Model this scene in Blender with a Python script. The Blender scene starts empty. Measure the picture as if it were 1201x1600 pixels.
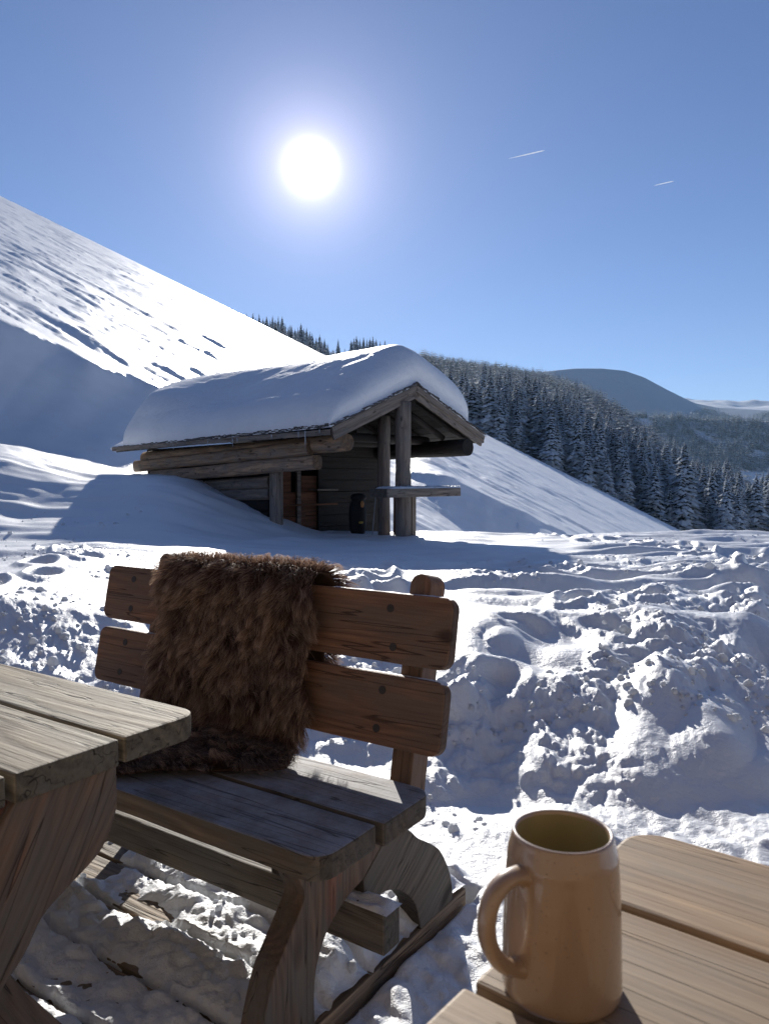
import bpy, bmesh, math, random
import numpy as np
from mathutils import Matrix, Vector

S = bpy.context.scene
R = math.radians
random.seed(4)
rng = np.random.default_rng(7)

# ------------------------------------------------------------------ camera
CAMZ = 1.19
cam_d = bpy.data.cameras.new('camera')
cam = bpy.data.objects.new('camera', cam_d)
S.collection.objects.link(cam)
S.camera = cam
cam.location = (0, 0, CAMZ)
cam.rotation_euler = (R(90 - 2.477), 0, 0)
cam_d.sensor_fit = 'VERTICAL'
cam_d.sensor_height = 34.6
cam_d.lens = 26.0
cam_d.clip_start = 0.02
cam_d.clip_end = 40000
cam_d.dof.use_dof = True
cam_d.dof.focus_distance = 4.0
cam_d.dof.aperture_fstop = 11

# ------------------------------------------------------------------ world, sun, exposure
SUN_EL, SUN_AZ = R(21.55), R(-5.39)          # azimuth from +Y towards +X
sdir = Vector((math.sin(SUN_AZ) * math.cos(SUN_EL), math.cos(SUN_AZ) * math.cos(SUN_EL), math.sin(SUN_EL)))
W = bpy.data.worlds.new('World')
S.world = W
W.use_nodes = True
nt = W.node_tree
nt.nodes.clear()
N = nt.nodes.new
L = nt.links.new
out = N('ShaderNodeOutputWorld')
sky = N('ShaderNodeTexSky')
sky.sky_type = 'NISHITA'
sky.sun_disc = False
sky.sun_elevation = SUN_EL
sky.sun_rotation = SUN_AZ
sky.altitude = 2300
sky.air_density = 1.0
sky.dust_density = 0.15
sky.ozone_density = 2.0
bg = N('ShaderNodeBackground')
bg.inputs['Strength'].default_value = 0.060
tint = N('ShaderNodeMix'); tint.data_type = 'RGBA'; tint.blend_type = 'MULTIPLY'; tint.inputs[0].default_value = 1
L(sky.outputs[0], tint.inputs[6]); tint.inputs[7].default_value = (.90, .94, 1.20, 1)
L(tint.outputs[2], bg.inputs['Color'])
# the sun itself with its aureole
tc = N('ShaderNodeTexCoord')
nrm = N('ShaderNodeVectorMath'); nrm.operation = 'NORMALIZE'
L(tc.outputs['Generated'], nrm.inputs[0])
dot = N('ShaderNodeVectorMath'); dot.operation = 'DOT_PRODUCT'
L(nrm.outputs[0], dot.inputs[0]); dot.inputs[1].default_value = sdir
ac = N('ShaderNodeMath'); ac.operation = 'ARCCOSINE'
L(dot.outputs['Value'], ac.inputs[0])


def glow(width_deg, power, amp):
    a = N('ShaderNodeMath'); a.operation = 'DIVIDE'; a.inputs[1].default_value = R(width_deg); L(ac.outputs[0], a.inputs[0])
    b = N('ShaderNodeMath'); b.operation = 'POWER'; b.inputs[1].default_value = power; L(a.outputs[0], b.inputs[0])
    c = N('ShaderNodeMath'); c.operation = 'MULTIPLY'; c.inputs[1].default_value = -1; L(b.outputs[0], c.inputs[0])
    e = N('ShaderNodeMath'); e.operation = 'EXPONENT'; L(c.outputs[0], e.inputs[0])
    g = N('ShaderNodeMath'); g.operation = 'MULTIPLY'; g.inputs[1].default_value = amp; L(e.outputs[0], g.inputs[0])
    return g


def emis(g, col):
    b = N('ShaderNodeBackground'); b.inputs['Color'].default_value = (*col, 1); L(g.outputs[0], b.inputs['Strength'])
    return b


adds = [bg, emis(glow(.78, 1.45, 6.0), (1, .97, .98)), emis(glow(2.9, 1.3, .70), (1, .84, .93)), emis(glow(10, 1.2, .16), (.9, .9, 1.0))]
cur = adds[0]
for a in adds[1:]:
    m = N('ShaderNodeAddShader'); L(cur.outputs[0], m.inputs[0]); L(a.outputs[0], m.inputs[1]); cur = m
L(cur.outputs[0], out.inputs['Surface'])

sd = bpy.data.lights.new('sun', 'SUN')
sd.energy = 5.0
sd.angle = R(0.5)
sd.color = (1.0, .955, .88)
sun = bpy.data.objects.new('sun', sd)
S.collection.objects.link(sun)
sun.rotation_euler = sdir.to_track_quat('Z', 'Y').to_euler()
sun.location = (0, 0, 40)

S.view_settings.view_transform = 'Standard'
S.view_settings.look = 'None'
S.view_settings.exposure = 0.48
S.view_settings.gamma = 1
S.view_settings.use_curve_mapping = False
S.cycles.max_bounces = 7
S.cycles.diffuse_bounces = 4
S.cycles.transparent_max_bounces = 8
S.cycles.sample_clamp_indirect = 6
S.cycles.use_denoising = True


HAZE = .00004

# ------------------------------------------------------------------ helpers
def tag(o, label=None, cat=None, group=None, kind=None):
    if label: o['label'] = label
    if cat: o['category'] = cat
    if group: o['group'] = group
    if kind: o['kind'] = kind
    return o


def link(o, parent=None):
    S.collection.objects.link(o)
    if parent is not None:
        o.parent = parent
        o.matrix_parent_inverse = parent_inv(parent)
    return o


def parent_inv(p):
    m = Matrix.Identity(4)
    chain = []
    while p is not None:
        chain.append(p)
        p = p.parent
    m = Matrix.Identity(4)
    for q in reversed(chain):
        m = m @ (q.matrix_parent_inverse if q.parent else Matrix.Identity(4)) @ q.matrix_basis
    return m.inverted()


def thing(name, loc, label, cat, group=None):
    o = bpy.data.objects.new(name, None)
    o.empty_display_size = .1
    o.location = loc
    S.collection.objects.link(o)
    return tag(o, label, cat, group)


def mesh_np(name, V, F, mat=None, smooth=True):
    """V (n,3); F (m,k) with a fixed k"""
    me = bpy.data.meshes.new(name)
    V = np.ascontiguousarray(V, dtype=np.float32)
    F = np.ascontiguousarray(F, dtype=np.int32)
    k = F.shape[1]
    me.vertices.add(len(V)); me.vertices.foreach_set('co', V.ravel())
    me.loops.add(F.size); me.loops.foreach_set('vertex_index', F.ravel())
    me.polygons.add(len(F)); me.polygons.foreach_set('loop_start', np.arange(0, F.size, k, dtype=np.int32))
    me.polygons.foreach_set('use_smooth', np.full(len(F), smooth))
    me.update(calc_edges=True)
    if mat: me.materials.append(mat)
    return me


def obj(name, me, parent=None, M=None):
    o = bpy.data.objects.new(name, me)
    if M is not None: o.matrix_basis = M
    return link(o, parent)


def frame(o, x, y, z):
    m = Matrix.Identity(4)
    for i, v in enumerate((x, y, z, o)):
        for j in range(3): m[j][i] = v[j]
    return m


def hash2(ix, iy, seed):
    h = (ix * 374761393 + iy * 668265263 + seed * 1442695041) & 0xFFFFFFFF
    h = ((h ^ (h >> 13)) * 1274126177) & 0xFFFFFFFF
    return (h ^ (h >> 16)) & 0xFFFF


def pn(x, y, seed=0):
    """2-D gradient noise, about -1..1"""
    x = np.asarray(x, dtype=np.float64); y = np.asarray(y, dtype=np.float64)
    xi = np.floor(x).astype(np.int64); yi = np.floor(y).astype(np.int64)
    xf = x - xi; yf = y - yi
    u = xf * xf * xf * (xf * (xf * 6 - 15) + 10); v = yf * yf * yf * (yf * (yf * 6 - 15) + 10)

    def g(dx, dy):
        a = hash2(xi + dx, yi + dy, seed) * (2 * np.pi / 65536.)
        return np.cos(a) * (xf - dx) + np.sin(a) * (yf - dy)
    a = g(0, 0); b = g(1, 0); c = g(0, 1); d = g(1, 1)
    return 1.5 * ((a + u * (b - a)) + v * ((c + u * (d - c)) - (a + u * (b - a))))


def fbm(x, y, seed=0, oct=4, gain=.5):
    s = 0; a = 1
    for i in range(oct):
        s = s + a * pn(x * 2 ** i, y * 2 ** i, seed + i * 17); a *= gain
    return s


def sst(a, b, x):
    t = np.clip((x - a) / (b - a), 0, 1)
    return t * t * (3 - 2 * t)


# ------------------------------------------------------------------ materials
def newmat(name):
    m = bpy.data.materials.new(name); m.use_nodes = True
    nt = m.node_tree
    b = nt.nodes['Principled BSDF']
    return m, nt, b


def node(nt, t, **kw):
    n = nt.nodes.new(t)
    for k, v in kw.items():
        if k.startswith('i_'): n.inputs[k[2:].replace('_', ' ')].default_value = v
        else: setattr(n, k, v)
    return n


def ramp(nt, fac, stops):
    r = nt.nodes.new('ShaderNodeValToRGB')
    el = r.color_ramp.elements
    while len(el) < len(stops): el.new(.5)
    for e, (p, c) in zip(el, stops):
        e.position = p; e.color = (*c, 1) if len(c) == 3 else c
    nt.links.new(fac, r.inputs[0])
    return r


def mix(nt, fac, a, b, bt='MIX'):
    m = nt.nodes.new('ShaderNodeMix'); m.data_type = 'RGBA'; m.blend_type = bt
    for i, v in ((0, fac), (6, a), (7, b)):
        if hasattr(v, 'links') or hasattr(v, 'is_linked'): nt.links.new(v, m.inputs[i])
        else: m.inputs[i].default_value = v if not isinstance(v, tuple) else (*v, 1)
    return m.outputs[2]


def snow_mat(name, col=(.78, .80, .83), bump=((55, .006), (240, .002)), rough=.55, sss=0.0, spec=.35):
    m, nt, b = newmat(name)
    tc = node(nt, 'ShaderNodeTexCoord')
    big = node(nt, 'ShaderNodeTexNoise'); big.inputs['Scale'].default_value = 1.3; big.inputs['Detail'].default_value = 5
    nt.links.new(tc.outputs['Object'], big.inputs['Vector'])
    c = ramp(nt, big.outputs[0], [(.3, tuple(x * .93 for x in col)), (.7, col)])
    nt.links.new(c.outputs[0], b.inputs['Base Color'])
    b.inputs['Roughness'].default_value = rough
    b.inputs['Specular IOR Level'].default_value = spec
    if sss:
        b.inputs['Subsurface Weight'].default_value = sss
        b.inputs['Subsurface Radius'].default_value = (.4, .6, 1.0)
        b.inputs['Subsurface Scale'].default_value = .02
    prev = None
    for sc, dist in bump:
        n = node(nt, 'ShaderNodeTexNoise'); n.inputs['Scale'].default_value = sc; n.inputs['Detail'].default_value = 4; n.inputs['Roughness'].default_value = .6
        nt.links.new(tc.outputs['Object'], n.inputs['Vector'])
        bp = node(nt, 'ShaderNodeBump'); bp.inputs['Strength'].default_value = 1; bp.inputs['Distance'].default_value = dist
        nt.links.new(n.outputs[0], bp.inputs['Height'])
        if prev: nt.links.new(prev.outputs[0], bp.inputs['Normal'])
        prev = bp
    nt.links.new(prev.outputs[0], b.inputs['Normal'])
    return m


def wood_mat(name, dark, light, grey=None, greyamt=.5, rings=26, grain=1.0, bump=.0018, rough=.7, streak=None, frost=0.0):
    """local X of the object runs along the grain"""
    m, nt, b = newmat(name)
    tc = node(nt, 'ShaderNodeTexCoord')
    oi = node(nt, 'ShaderNodeObjectInfo')
    off = node(nt, 'ShaderNodeVectorMath', operation='SCALE'); off.inputs[0].default_value = (3.1, 2.3, 5.7)
    nt.links.new(oi.outputs['Random'], off.inputs['Scale'])
    add = node(nt, 'ShaderNodeVectorMath', operation='ADD')
    nt.links.new(tc.outputs['Object'], add.inputs[0]); nt.links.new(off.outputs[0], add.inputs[1])
    # warp, then rings
    mp = node(nt, 'ShaderNodeMapping'); mp.inputs['Scale'].default_value = (1.1, 6, 6)
    nt.links.new(add.outputs[0], mp.inputs[0])
    wn = node(nt, 'ShaderNodeTexNoise'); wn.inputs['Scale'].default_value = 1.0; wn.inputs['Detail'].default_value = 2
    nt.links.new(mp.outputs[0], wn.inputs['Vector'])
    sep = node(nt, 'ShaderNodeSeparateXYZ'); nt.links.new(add.outputs[0], sep.inputs[0])

    def mth(op, a, bb):
        q = node(nt, 'ShaderNodeMath', operation=op)
        for i, v in ((0, a), (1, bb)):
            if isinstance(v, (int, float)): q.inputs[i].default_value = v
            else: nt.links.new(v, q.inputs[i])
        return q.outputs[0]
    yy = mth('ADD', mth('MULTIPLY', sep.outputs[1], rings), mth('MULTIPLY', sep.outputs[2], rings * .7))
    ph = mth('ADD', yy, mth('MULTIPLY', wn.outputs[0], rings * .32))
    sn = mth('SINE', mth('MULTIPLY', ph, 6.283), 0.0)
    ring = mth('MULTIPLY', mth('ADD', sn, 1.0), .5)
    fm = node(nt, 'ShaderNodeMapping'); fm.inputs['Scale'].default_value = (5 * grain, 160 * grain, 160 * grain)
    nt.links.new(add.outputs[0], fm.inputs[0])
    fn = node(nt, 'ShaderNodeTexNoise'); fn.inputs['Scale'].default_value = 1; fn.inputs['Detail'].default_value = 4; fn.inputs['Roughness'].default_value = .65
    nt.links.new(fm.outputs[0], fn.inputs['Vector'])
    fac = mth('ADD', mth('MULTIPLY', ring, .28), mth('MULTIPLY', fn.outputs[0], .78))
    c = ramp(nt, fac, [(.22, dark), (.75, light)])
    colr = c.outputs[0]
    # board to board difference
    hv = node(nt, 'ShaderNodeHueSaturation')
    nt.links.new(colr, hv.inputs['Color'])
    nt.links.new(mth('ADD', mth('MULTIPLY', oi.outputs['Random'], .3), .85), hv.inputs['Value'])
    colr = hv.outputs[0]
    if grey:
        gn = node(nt, 'ShaderNodeTexNoise'); gn.inputs['Scale'].default_value = 4.5; gn.inputs['Detail'].default_value = 6; gn.inputs['Roughness'].default_value = .62
        gm = node(nt, 'ShaderNodeMapping'); gm.inputs['Scale'].default_value = (.6, 1.8, 1.8); nt.links.new(add.outputs[0], gm.inputs[0]); nt.links.new(gm.outputs[0], gn.inputs['Vector'])
        gf = ramp(nt, gn.outputs[0], [(.5 - greyamt * .32, (0, 0, 0)), (.5 - greyamt * .32 + .28, (1, 1, 1))])
        gg = mix(nt, mth('MULTIPLY', fn.outputs[0], 1.2), tuple(x * .55 for x in grey), grey)
        colr = mix(nt, gf.outputs[0], gg, colr)
    # knots
    vm = node(nt, 'ShaderNodeMapping'); vm.inputs['Scale'].default_value = (2.2, 5.5, 5.5); nt.links.new(add.outputs[0], vm.inputs[0])
    vo = node(nt, 'ShaderNodeTexVoronoi'); vo.inputs['Scale'].default_value = 1.0; nt.links.new(vm.outputs[0], vo.inputs['Vector'])
    kn = ramp(nt, vo.outputs['Distance'], [(.07, (1, 1, 1)), (.13, (0, 0, 0))])
    colr = mix(nt, mth('MULTIPLY', kn.outputs[0], .75), colr, tuple(x * .35 for x in dark))
    if streak:
        st = node(nt, 'ShaderNodeTexNoise'); st.inputs['Scale'].default_value = 1; st.inputs['Detail'].default_value = 3
        sm = node(nt, 'ShaderNodeMapping'); sm.inputs['Scale'].default_value = (2.0, 22, 22); nt.links.new(add.outputs[0], sm.inputs[0]); nt.links.new(sm.outputs[0], st.inputs['Vector'])
        sf = ramp(nt, st.outputs[0], [(.6, (0, 0, 0)), (.7, (1, 1, 1))])
        colr = mix(nt, mth('MULTIPLY', sf.outputs[0], .4), colr, streak)
    if frost:
        geo = node(nt, 'ShaderNodeNewGeometry'); sp = node(nt, 'ShaderNodeSeparateXYZ'); nt.links.new(geo.outputs['Normal'], sp.inputs[0])
        up = ramp(nt, sp.outputs[2], [(.75, (0, 0, 0)), (.95, (1, 1, 1))])
        ff = node(nt, 'ShaderNodeTexNoise'); ff.inputs['Scale'].default_value = 9; ff.inputs['Detail'].default_value = 8; ff.inputs['Roughness'].default_value = .75
        nt.links.new(add.outputs[0], ff.inputs['Vector'])
        fr = ramp(nt, ff.outputs[0], [(.38, (.25, .25, .25)), (.66, (1, 1, 1))])
        colr = mix(nt, mth('MULTIPLY', mth('MULTIPLY', up.outputs[0], fr.outputs[0]), frost), colr, (.62, .66, .74))
    cm = node(nt, 'ShaderNodeMapping'); cm.inputs['Scale'].default_value = (1.6, 42 * grain, 42 * grain); nt.links.new(add.outputs[0], cm.inputs[0])
    cn_ = node(nt, 'ShaderNodeTexNoise'); cn_.inputs['Scale'].default_value = 1; cn_.inputs['Detail'].default_value = 1; nt.links.new(cm.outputs[0], cn_.inputs['Vector'])
    cl = mth('ABSOLUTE', mth('SUBTRACT', cn_.outputs[0], .56), 0.0)
    ck = ramp(nt, cl, [(.003, (1, 1, 1)), (.011, (0, 0, 0))])
    colr = mix(nt, mth('MULTIPLY', ck.outputs[0], .7), colr, tuple(x * .3 for x in dark))
    # end grain is darker than the sides
    ns = node(nt, 'ShaderNodeSeparateXYZ'); nt.links.new(tc.outputs['Normal'], ns.inputs[0])
    ab = mth('ABSOLUTE', ns.outputs[0], 0.0)
    eg = ramp(nt, ab, [(.6, (1, 1, 1)), (.85, (.5, .48, .46))])
    colr = mix(nt, 1.0, colr, eg.outputs[0], 'MULTIPLY')
    nt.links.new(colr, b.inputs['Base Color'])
    b.inputs['Roughness'].default_value = rough
    b.inputs['Specular IOR Level'].default_value = .3
    bp = node(nt, 'ShaderNodeBump'); bp.inputs['Strength'].default_value = 1; bp.inputs['Distance'].default_value = bump
    hh = mth('SUBTRACT', mth('ADD', mth('MULTIPLY', fn.outputs[0], 1.0), mth('MULTIPLY', ring, .45)), mth('ADD', kn.outputs[0], mth('MULTIPLY', ck.outputs[0], 1.3)))
    nt.links.new(hh, bp.inputs['Height'])
    nt.links.new(bp.outputs[0], b.inputs['Normal'])
    return m


def plain(name, col, rough=.6, spec=.3, metallic=0):
    m, nt, b = newmat(name)
    tc = node(nt, 'ShaderNodeTexCoord')
    n = node(nt, 'ShaderNodeTexNoise'); n.inputs['Scale'].default_value = 14; n.inputs['Detail'].default_value = 5
    nt.links.new(tc.outputs['Object'], n.inputs['Vector'])
    c = ramp(nt, n.outputs[0], [(.3, tuple(x * .75 for x in col)), (.7, col)])
    nt.links.new(c.outputs[0], b.inputs['Base Color'])
    b.inputs['Roughness'].default_value = rough; b.inputs['Specular IOR Level'].default_value = spec; b.inputs['Metallic'].default_value = metallic
    return m


M_snow = snow_mat('snow', bump=((45, .006), (190, .0022)), rough=.48, spec=.7)
M_crumb = snow_mat('snow_crumb', bump=((60, .004), (240, .0015)))
_nt = M_crumb.node_tree
_t = _nt.nodes.new('ShaderNodeBsdfTranslucent'); _t.inputs[0].default_value = (.8, .82, .86, 1)
_m = _nt.nodes.new('ShaderNodeMixShader'); _m.inputs[0].default_value = .42
_nt.links.new(_nt.nodes['Principled BSDF'].outputs[0], _m.inputs[1]); _nt.links.new(_t.outputs[0], _m.inputs[2])
_nt.links.new(_m.outputs[0], _nt.nodes['Material Output'].inputs['Surface'])
M_roofsnow = snow_mat('roof_snow', col=(.78, .80, .83), bump=((7, .02), (40, .004)))
M_far = snow_mat('far_snow', bump=((.05, 2.0), (.3, .3)))
M_red = wood_mat('stained_pine', (.105, .043, .022), (.345, .165, .085), grey=(.19, .12, .085), greyamt=.15, rings=30)
M_seat = wood_mat('weathered_seat', (.08, .05, .03), (.22, .155, .10), grey=(.15, .135, .11), greyamt=.5, frost=.42)
M_slab = wood_mat('weathered_slab', (.05, .036, .026), (.165, .13, .098), grey=(.155, .14, .12), greyamt=.55, rings=40)
M_slab_red = wood_mat('half_weathered_leg', (.06, .030, .017), (.215, .12, .068), grey=(.15, .125, .10), greyamt=.4, rings=40, streak=(.38, .10, .04))
M_ltab = wood_mat('grey_tabletop', (.085, .062, .038), (.37, .30, .20), grey=(.31, .28, .215), greyamt=.5, rings=22, bump=.0022)
M_rtab = wood_mat('tan_tabletop', (.20, .12, .06), (.42, .285, .165), grey=(.34, .26, .18), greyamt=.35, rings=18, bump=.0012, rough=.6)
M_deck = wood_mat('deck_wood', (.16, .11, .07), (.38, .27, .175), grey=(.2, .18, .15), greyamt=.5, rings=36, bump=.003)
M_log = wood_mat('hut_log', (.13, .072, .04), (.45, .29, .17), grey=(.27, .22, .17), greyamt=.55, rings=9, grain=.35, bump=.008)
M_logdark = wood_mat('shaded_hut_log', (.009, .006, .004), (.028, .017, .012), grey=(.018, .015, .013), greyamt=.3, rings=9, grain=.35, bump=.006)  # near-black brown: the shelter's interior shade is put into the colour
M_post = wood_mat('grey_post', (.11, .085, .065), (.28, .225, .18), grey=(.205, .185, .165), greyamt=.6, rings=9, grain=.35, bump=.006)
M_hutred = wood_mat('brown_panel', (.08, .032, .015), (.21, .085, .04), rings=9, grain=.5, bump=.004)
M_shingle = wood_mat('old_shingle', (.05, .045, .045), (.16, .15, .145), rings=9, grain=.6, bump=.004)
M_black = plain('black_cloth_and_shade', (.012, .012, .014), .75)  # cloth of the bags, and the painted dark behind the wall openings
M_iron = plain('dark_screw', (.04, .03, .025), .55, .4)

# ------------------------------------------------------------------ terrain
AL = R(-34)
Dv = Vector((math.cos(AL), math.sin(AL), 0)); Nv = Vector((-math.sin(AL), math.cos(AL), 0)); Zv = Vector((0, 0, 1))
DECK = .05            # deck top


def hill(x, y):
    return -3.8 - .49 * x + .139 * y


def ground_z(x, y, fine=True):
    s = x * Dv.x + y * Dv.y; n = x * Nv.x + y * Nv.y
    wob = .25 * fbm(x * .7, y * .7, 91, 2)
    base = np.interp(y + wob, [-3, 1.2, 2.7, 3.1, 3.6, 4.4, 6, 9, 13, 16], [.1, .0, .0, .10, .23, .38, .37, .27, .15, .10])
    # behind the bench to the left the piled snow starts closer in and is higher
    base = base + sst(-1.2, -2.6, x) * sst(2.3, 3.2, y + wob) * (.16 - .1 * sst(6, 10, y))
    drift = .82 * sst(-1.7, -4.4, x) * sst(9.5, 15.8, y) + .75 * sst(-5.5, -9, x) * sst(8, 17, y)
    drift = drift + .25 * sst(-.9, -2.2, x) * sst(12.5, 14.5, y)
    field = base + drift
    # right brow
    yy = y + np.maximum(0, -x - 12) * .8
    hz = hill(x, y)
    # bank edge wanders
    lo = 23.0 + 1.2 * pn(x * .12, y * .02, 5) + .0 * x
    hi = 29.0 + 2.2 * pn(x * .16, y * .03, 6) + .9 * pn(x * .7, y * .2, 8)
    t_left = np.clip((yy - lo) / (hi - lo), 0, 1)
    t_left = t_left ** .95
    t_right = sst(14.8, 24, yy + .9 * pn(x * .35, y * .1, 44))
    wr = sst(-2.5, .5, x)
    t = t_left * (1 - wr) + t_right * wr
    field = field - .35 * sst(17.5, 20, y) * (1 - wr) * sst(-12, -6, x)
    z = field * (1 - t) + hz * t
    # second bank on the slope right of the hut
    z = z + 1.1 * wr * sst(34, 40, y + .35 * x) * (1 - sst(40, 75, y)) * sst(0, 3, x) * (1 - sst(14, 22, x))
    # crest
    yc = 285 + 10 * pn(x * .01, 0 * y, 3)
    dr = np.maximum(0, y - yc)
    z = z - dr ** 2 * .0035
    z = np.maximum(z, -95 + 0 * z)
    if not fine: return z
    # ---- hill texture: wind-carved ripples running down the slope
    w_h = sst(24, 31, yy) * (1 - sst(260, 290, y))
    w_h = np.maximum(w_h, wr * sst(19, 25, y) * (1 - sst(260, 290, y)))
    u = x * .96 - y * .2; v = y * .96 + x * .27
    rip = .12 * fbm(u * .04, v * .12, 21, 2)
    for (fu, fv, sd_, am) in ((.022, .16, 23, .24), (.05, .42, 26, .15), (.10, 1.0, 28, .09)):
        q = v * fv + .8 * pn(u * fu * 2.2, v * fv * .35, sd_) + .18 * pn(u * fu * 9, v * fv * .8, sd_ + 5)
        ph = q - np.floor(q)
        cell_ = np.floor(q)
        msk = sst(.04, .32, pn(u * fu * 6.5 + cell_ * 3.37, cell_ * 1.71, sd_ + 1))
        rip = rip + am * msk * (1 - (fv > .9) * sst(50, 110, y)) * (1 - (fv > .3) * .7 * sst(110, 220, y)) * (sst(0, .16, ph) - ph)
    z = z + w_h * rip
    # ---- meadow undulation
    w_f = (1 - sst(20, 28, yy)) * sst(1.9, 3.0, y + .3 * x)
    z = z + w_f * (.06 * fbm(x * .5, y * .75, 31, 3) + .05 * sst(4, 7, y) * fbm(x * .38, y * 1.7, 35, 2))
    rough = sst(-.25, .35, pn(x * .28 + 3, y * .33, 41) + .30 * sst(12, 5, y)) * (1 - .75 * sst(-1.5, -3.5, x) * sst(8.5, 11, y))
    hutzone = sst(8.8, 10.3, y - .1 * x) * (1 - sst(1.8, 3.2, x - .25 * (y - 9))) * sst(-8, -3.5, x)
    rough = rough * (1 - .55 * sst(-.6, -1.6, x) * sst(3.0, 4.0, y)) * (1 - .85 * hutzone) * sst(2.2, 3.1, y + .2 * x)
    ripm = sst(-.2, .3, pn(x * .2, y * .3, 50))
    tr = np.maximum(0, pn(x * .45 + .3 * y, y * 1.7, 51)) ** .9 * .15 + np.abs(pn(x * .9, y * 2.9, 52)) * .06
    z = z + w_f * (.35 + .65 * rough) * tr * sst(3.8, 6, y) * (1 - .8 * hutzone) * (.4 + .6 * ripm)
    m2 = sst(-.12, .38, pn(x * .9, y * 1.25, 60) + .10)
    wx = x + .10 * pn(x * 2.3, y * 2.3, 67); wy = y + .10 * pn(x * 2.3, y * 2.3, 68)
    ch = np.abs(pn(wx * 1.7, wy * 2.6, 61)) * .04 + m2 * (np.abs(pn(wx * 4.3, wy * 5.8, 62)) * .045 + np.abs(pn(wx * 10.5, wy * 13, 63)) * .024 + np.abs(pn(wx * 22, wy * 26, 69)) * .010) + pn(x * 3, y * 3, 66) * .010
    z = z + w_f * rough * (ch - .03) * (.30 + .70 * sst(13, 5, y))
    near = (1 - sst(6, 10, y)) * (y > 0)
    crumb = sst(.0, .45, pn(x * 1.9, y * 2.2, 71) + .1) * (.3 + .7 * m2)
    z = z + w_f * near * crumb * (np.maximum(0, pn(x * 23, y * 24, 64)) * .020 + np.maximum(0, pn(x * 45, y * 45, 65)) * .011)
    # chutes down the dug bank
    bank = sst(2.5, 3.0, y) * (1 - sst(4.0, 4.8, y)) * sst(-.2, .3, x)
    a = x - .38 * (y - 3) + .12 * pn(x * 1.5, y * 1.5, 81)
    z = z + bank * (.025 * np.sin(a * 6.1 + 1.2) + .022 * np.sin(a * 11.3 + 2 * pn(x, y, 84)) + .035 * fbm(x * 2.2, y * 1.6, 83, 2) + .05 * np.abs(pn(a * 3.2, y * 1.8, 86)) + sst(-.1, .3, pn(a * 1.6, y * 1.1, 87)) * (.04 * np.abs(pn(x * 5.5, y * 6, 88)) + .028 * np.abs(pn(x * 12, y * 13, 89)) + .014 * np.abs(pn(x * 25, y * 27, 90))))
    # long ski tracks
    for k, (x0, y0, dx, dy, w, dep) in enumerate([(0, 6.6, 1, -.04, .10, .07), (0, 7.2, 1, -.03, .10, .06), (0, 9.0, 1, .10, .13, .08), (0, 5.4, 1, .12, .10, .06), (0, 11.0, 1, -.06, .16, .07), (2.2, 4, .35, 1, .09, .05)]):
        c = math.hypot(dx, dy)
        dd = ((x - x0) * dy - (y - y0) * dx) / c + .22 * pn(x * .6, y * .6, 101 + k)
        z = z - w_f * dep * sst(.3, .9, x + .2 * y) * (1 - sst(7.5, 9.5, y) * (dy > .5)) * (np.exp(-(dd / w) ** 2) - .5 * np.exp(-((np.abs(dd) - 2.0 * w) / (.7 * w)) ** 2)) * (1 - hutzone)
    return z


az_in = np.linspace(R(-29.2), R(29.2), 700)
az_l = np.concatenate([np.linspace(R(-180), R(-60), 26)[:-1], np.linspace(R(-60), R(-29.2), 60)[:-1]])
az = np.concatenate([az_l, az_in, -az_l[::-1]])[:-1]
rr = np.concatenate([np.geomspace(.3, 1.3, 14)[:-1], np.geomspace(1.3, 5, 270)[:-1], np.geomspace(5, 17, 250)[:-1], np.geomspace(17, 300, 330)[:-1], np.geomspace(300, 9000, 26)])
A, RR = np.meshgrid(az, rr)
X = RR * np.sin(A); Y = RR * np.cos(A)
Zg = ground_z(X, Y)
# footprints
fp = []
for k in range(5):
    x0, y0, th, n_ = [(1.0, 4.6, .9, 22), (3.6, 4.2, 1.35, 22), (.4, 5.2, 2.3, 10), (2.2, 8.5, .15, 18), (-2.2, 4.2, 1.9, 10)][k]
    for i in range(n_):
        th += random.uniform(-.16, .16)
        x0 += .52 * math.cos(th); y0 += .52 * math.sin(th)
        fp.append((x0 + (.11 if i % 2 else -.11) * math.sin(th), y0 - (.11 if i % 2 else -.11) * math.cos(th), th, .09))
for i in range(60):
    y0 = random.uniform(3.2, 12); fp.append((random.uniform(-.3 * y0, .6 * y0), y0, random.uniform(0, 3.14), random.uniform(.025, .055)))
sel = (RR > 2.3) & (RR < 16)
ii = np.nonzero(sel)
xs, ys, zs = X[ii], Y[ii], Zg[ii]
for fx, fy, th, dep in fp:
    if fy < 2.9 or (-7 < fx < 2.6 and fy > 8.6): continue
    m_ = (np.abs(xs - fx) < .5) & (np.abs(ys - fy) < .5)
    dx = xs[m_] - fx; dy = ys[m_] - fy
    a = dx * math.cos(th) + dy * math.sin(th); b_ = -dx * math.sin(th) + dy * math.cos(th)
    q = np.sqrt((a / .17) ** 2 + (b_ / .09) ** 2)
    zs[m_] += -dep * (1 - sst(.65, 1.15, q)) + dep * .35 * np.exp(-((q - 1.45) / .35) ** 2)
Zg[ii] = zs
# dug out under the deck
s_ = X * Dv.x + Y * Dv.y; n_ = X * Nv.x + Y * Nv.y
edge = .035 * fbm(X * 6, Y * 6, 7, 3)
indeck = sst(-.972, -.992, s_ + edge * .15) * sst(1.96, 1.90, n_ + edge)
near0 = RR < 6
Zg = np.where(near0, Zg * (1 - indeck) + (-.06) * indeck, Zg)
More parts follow.
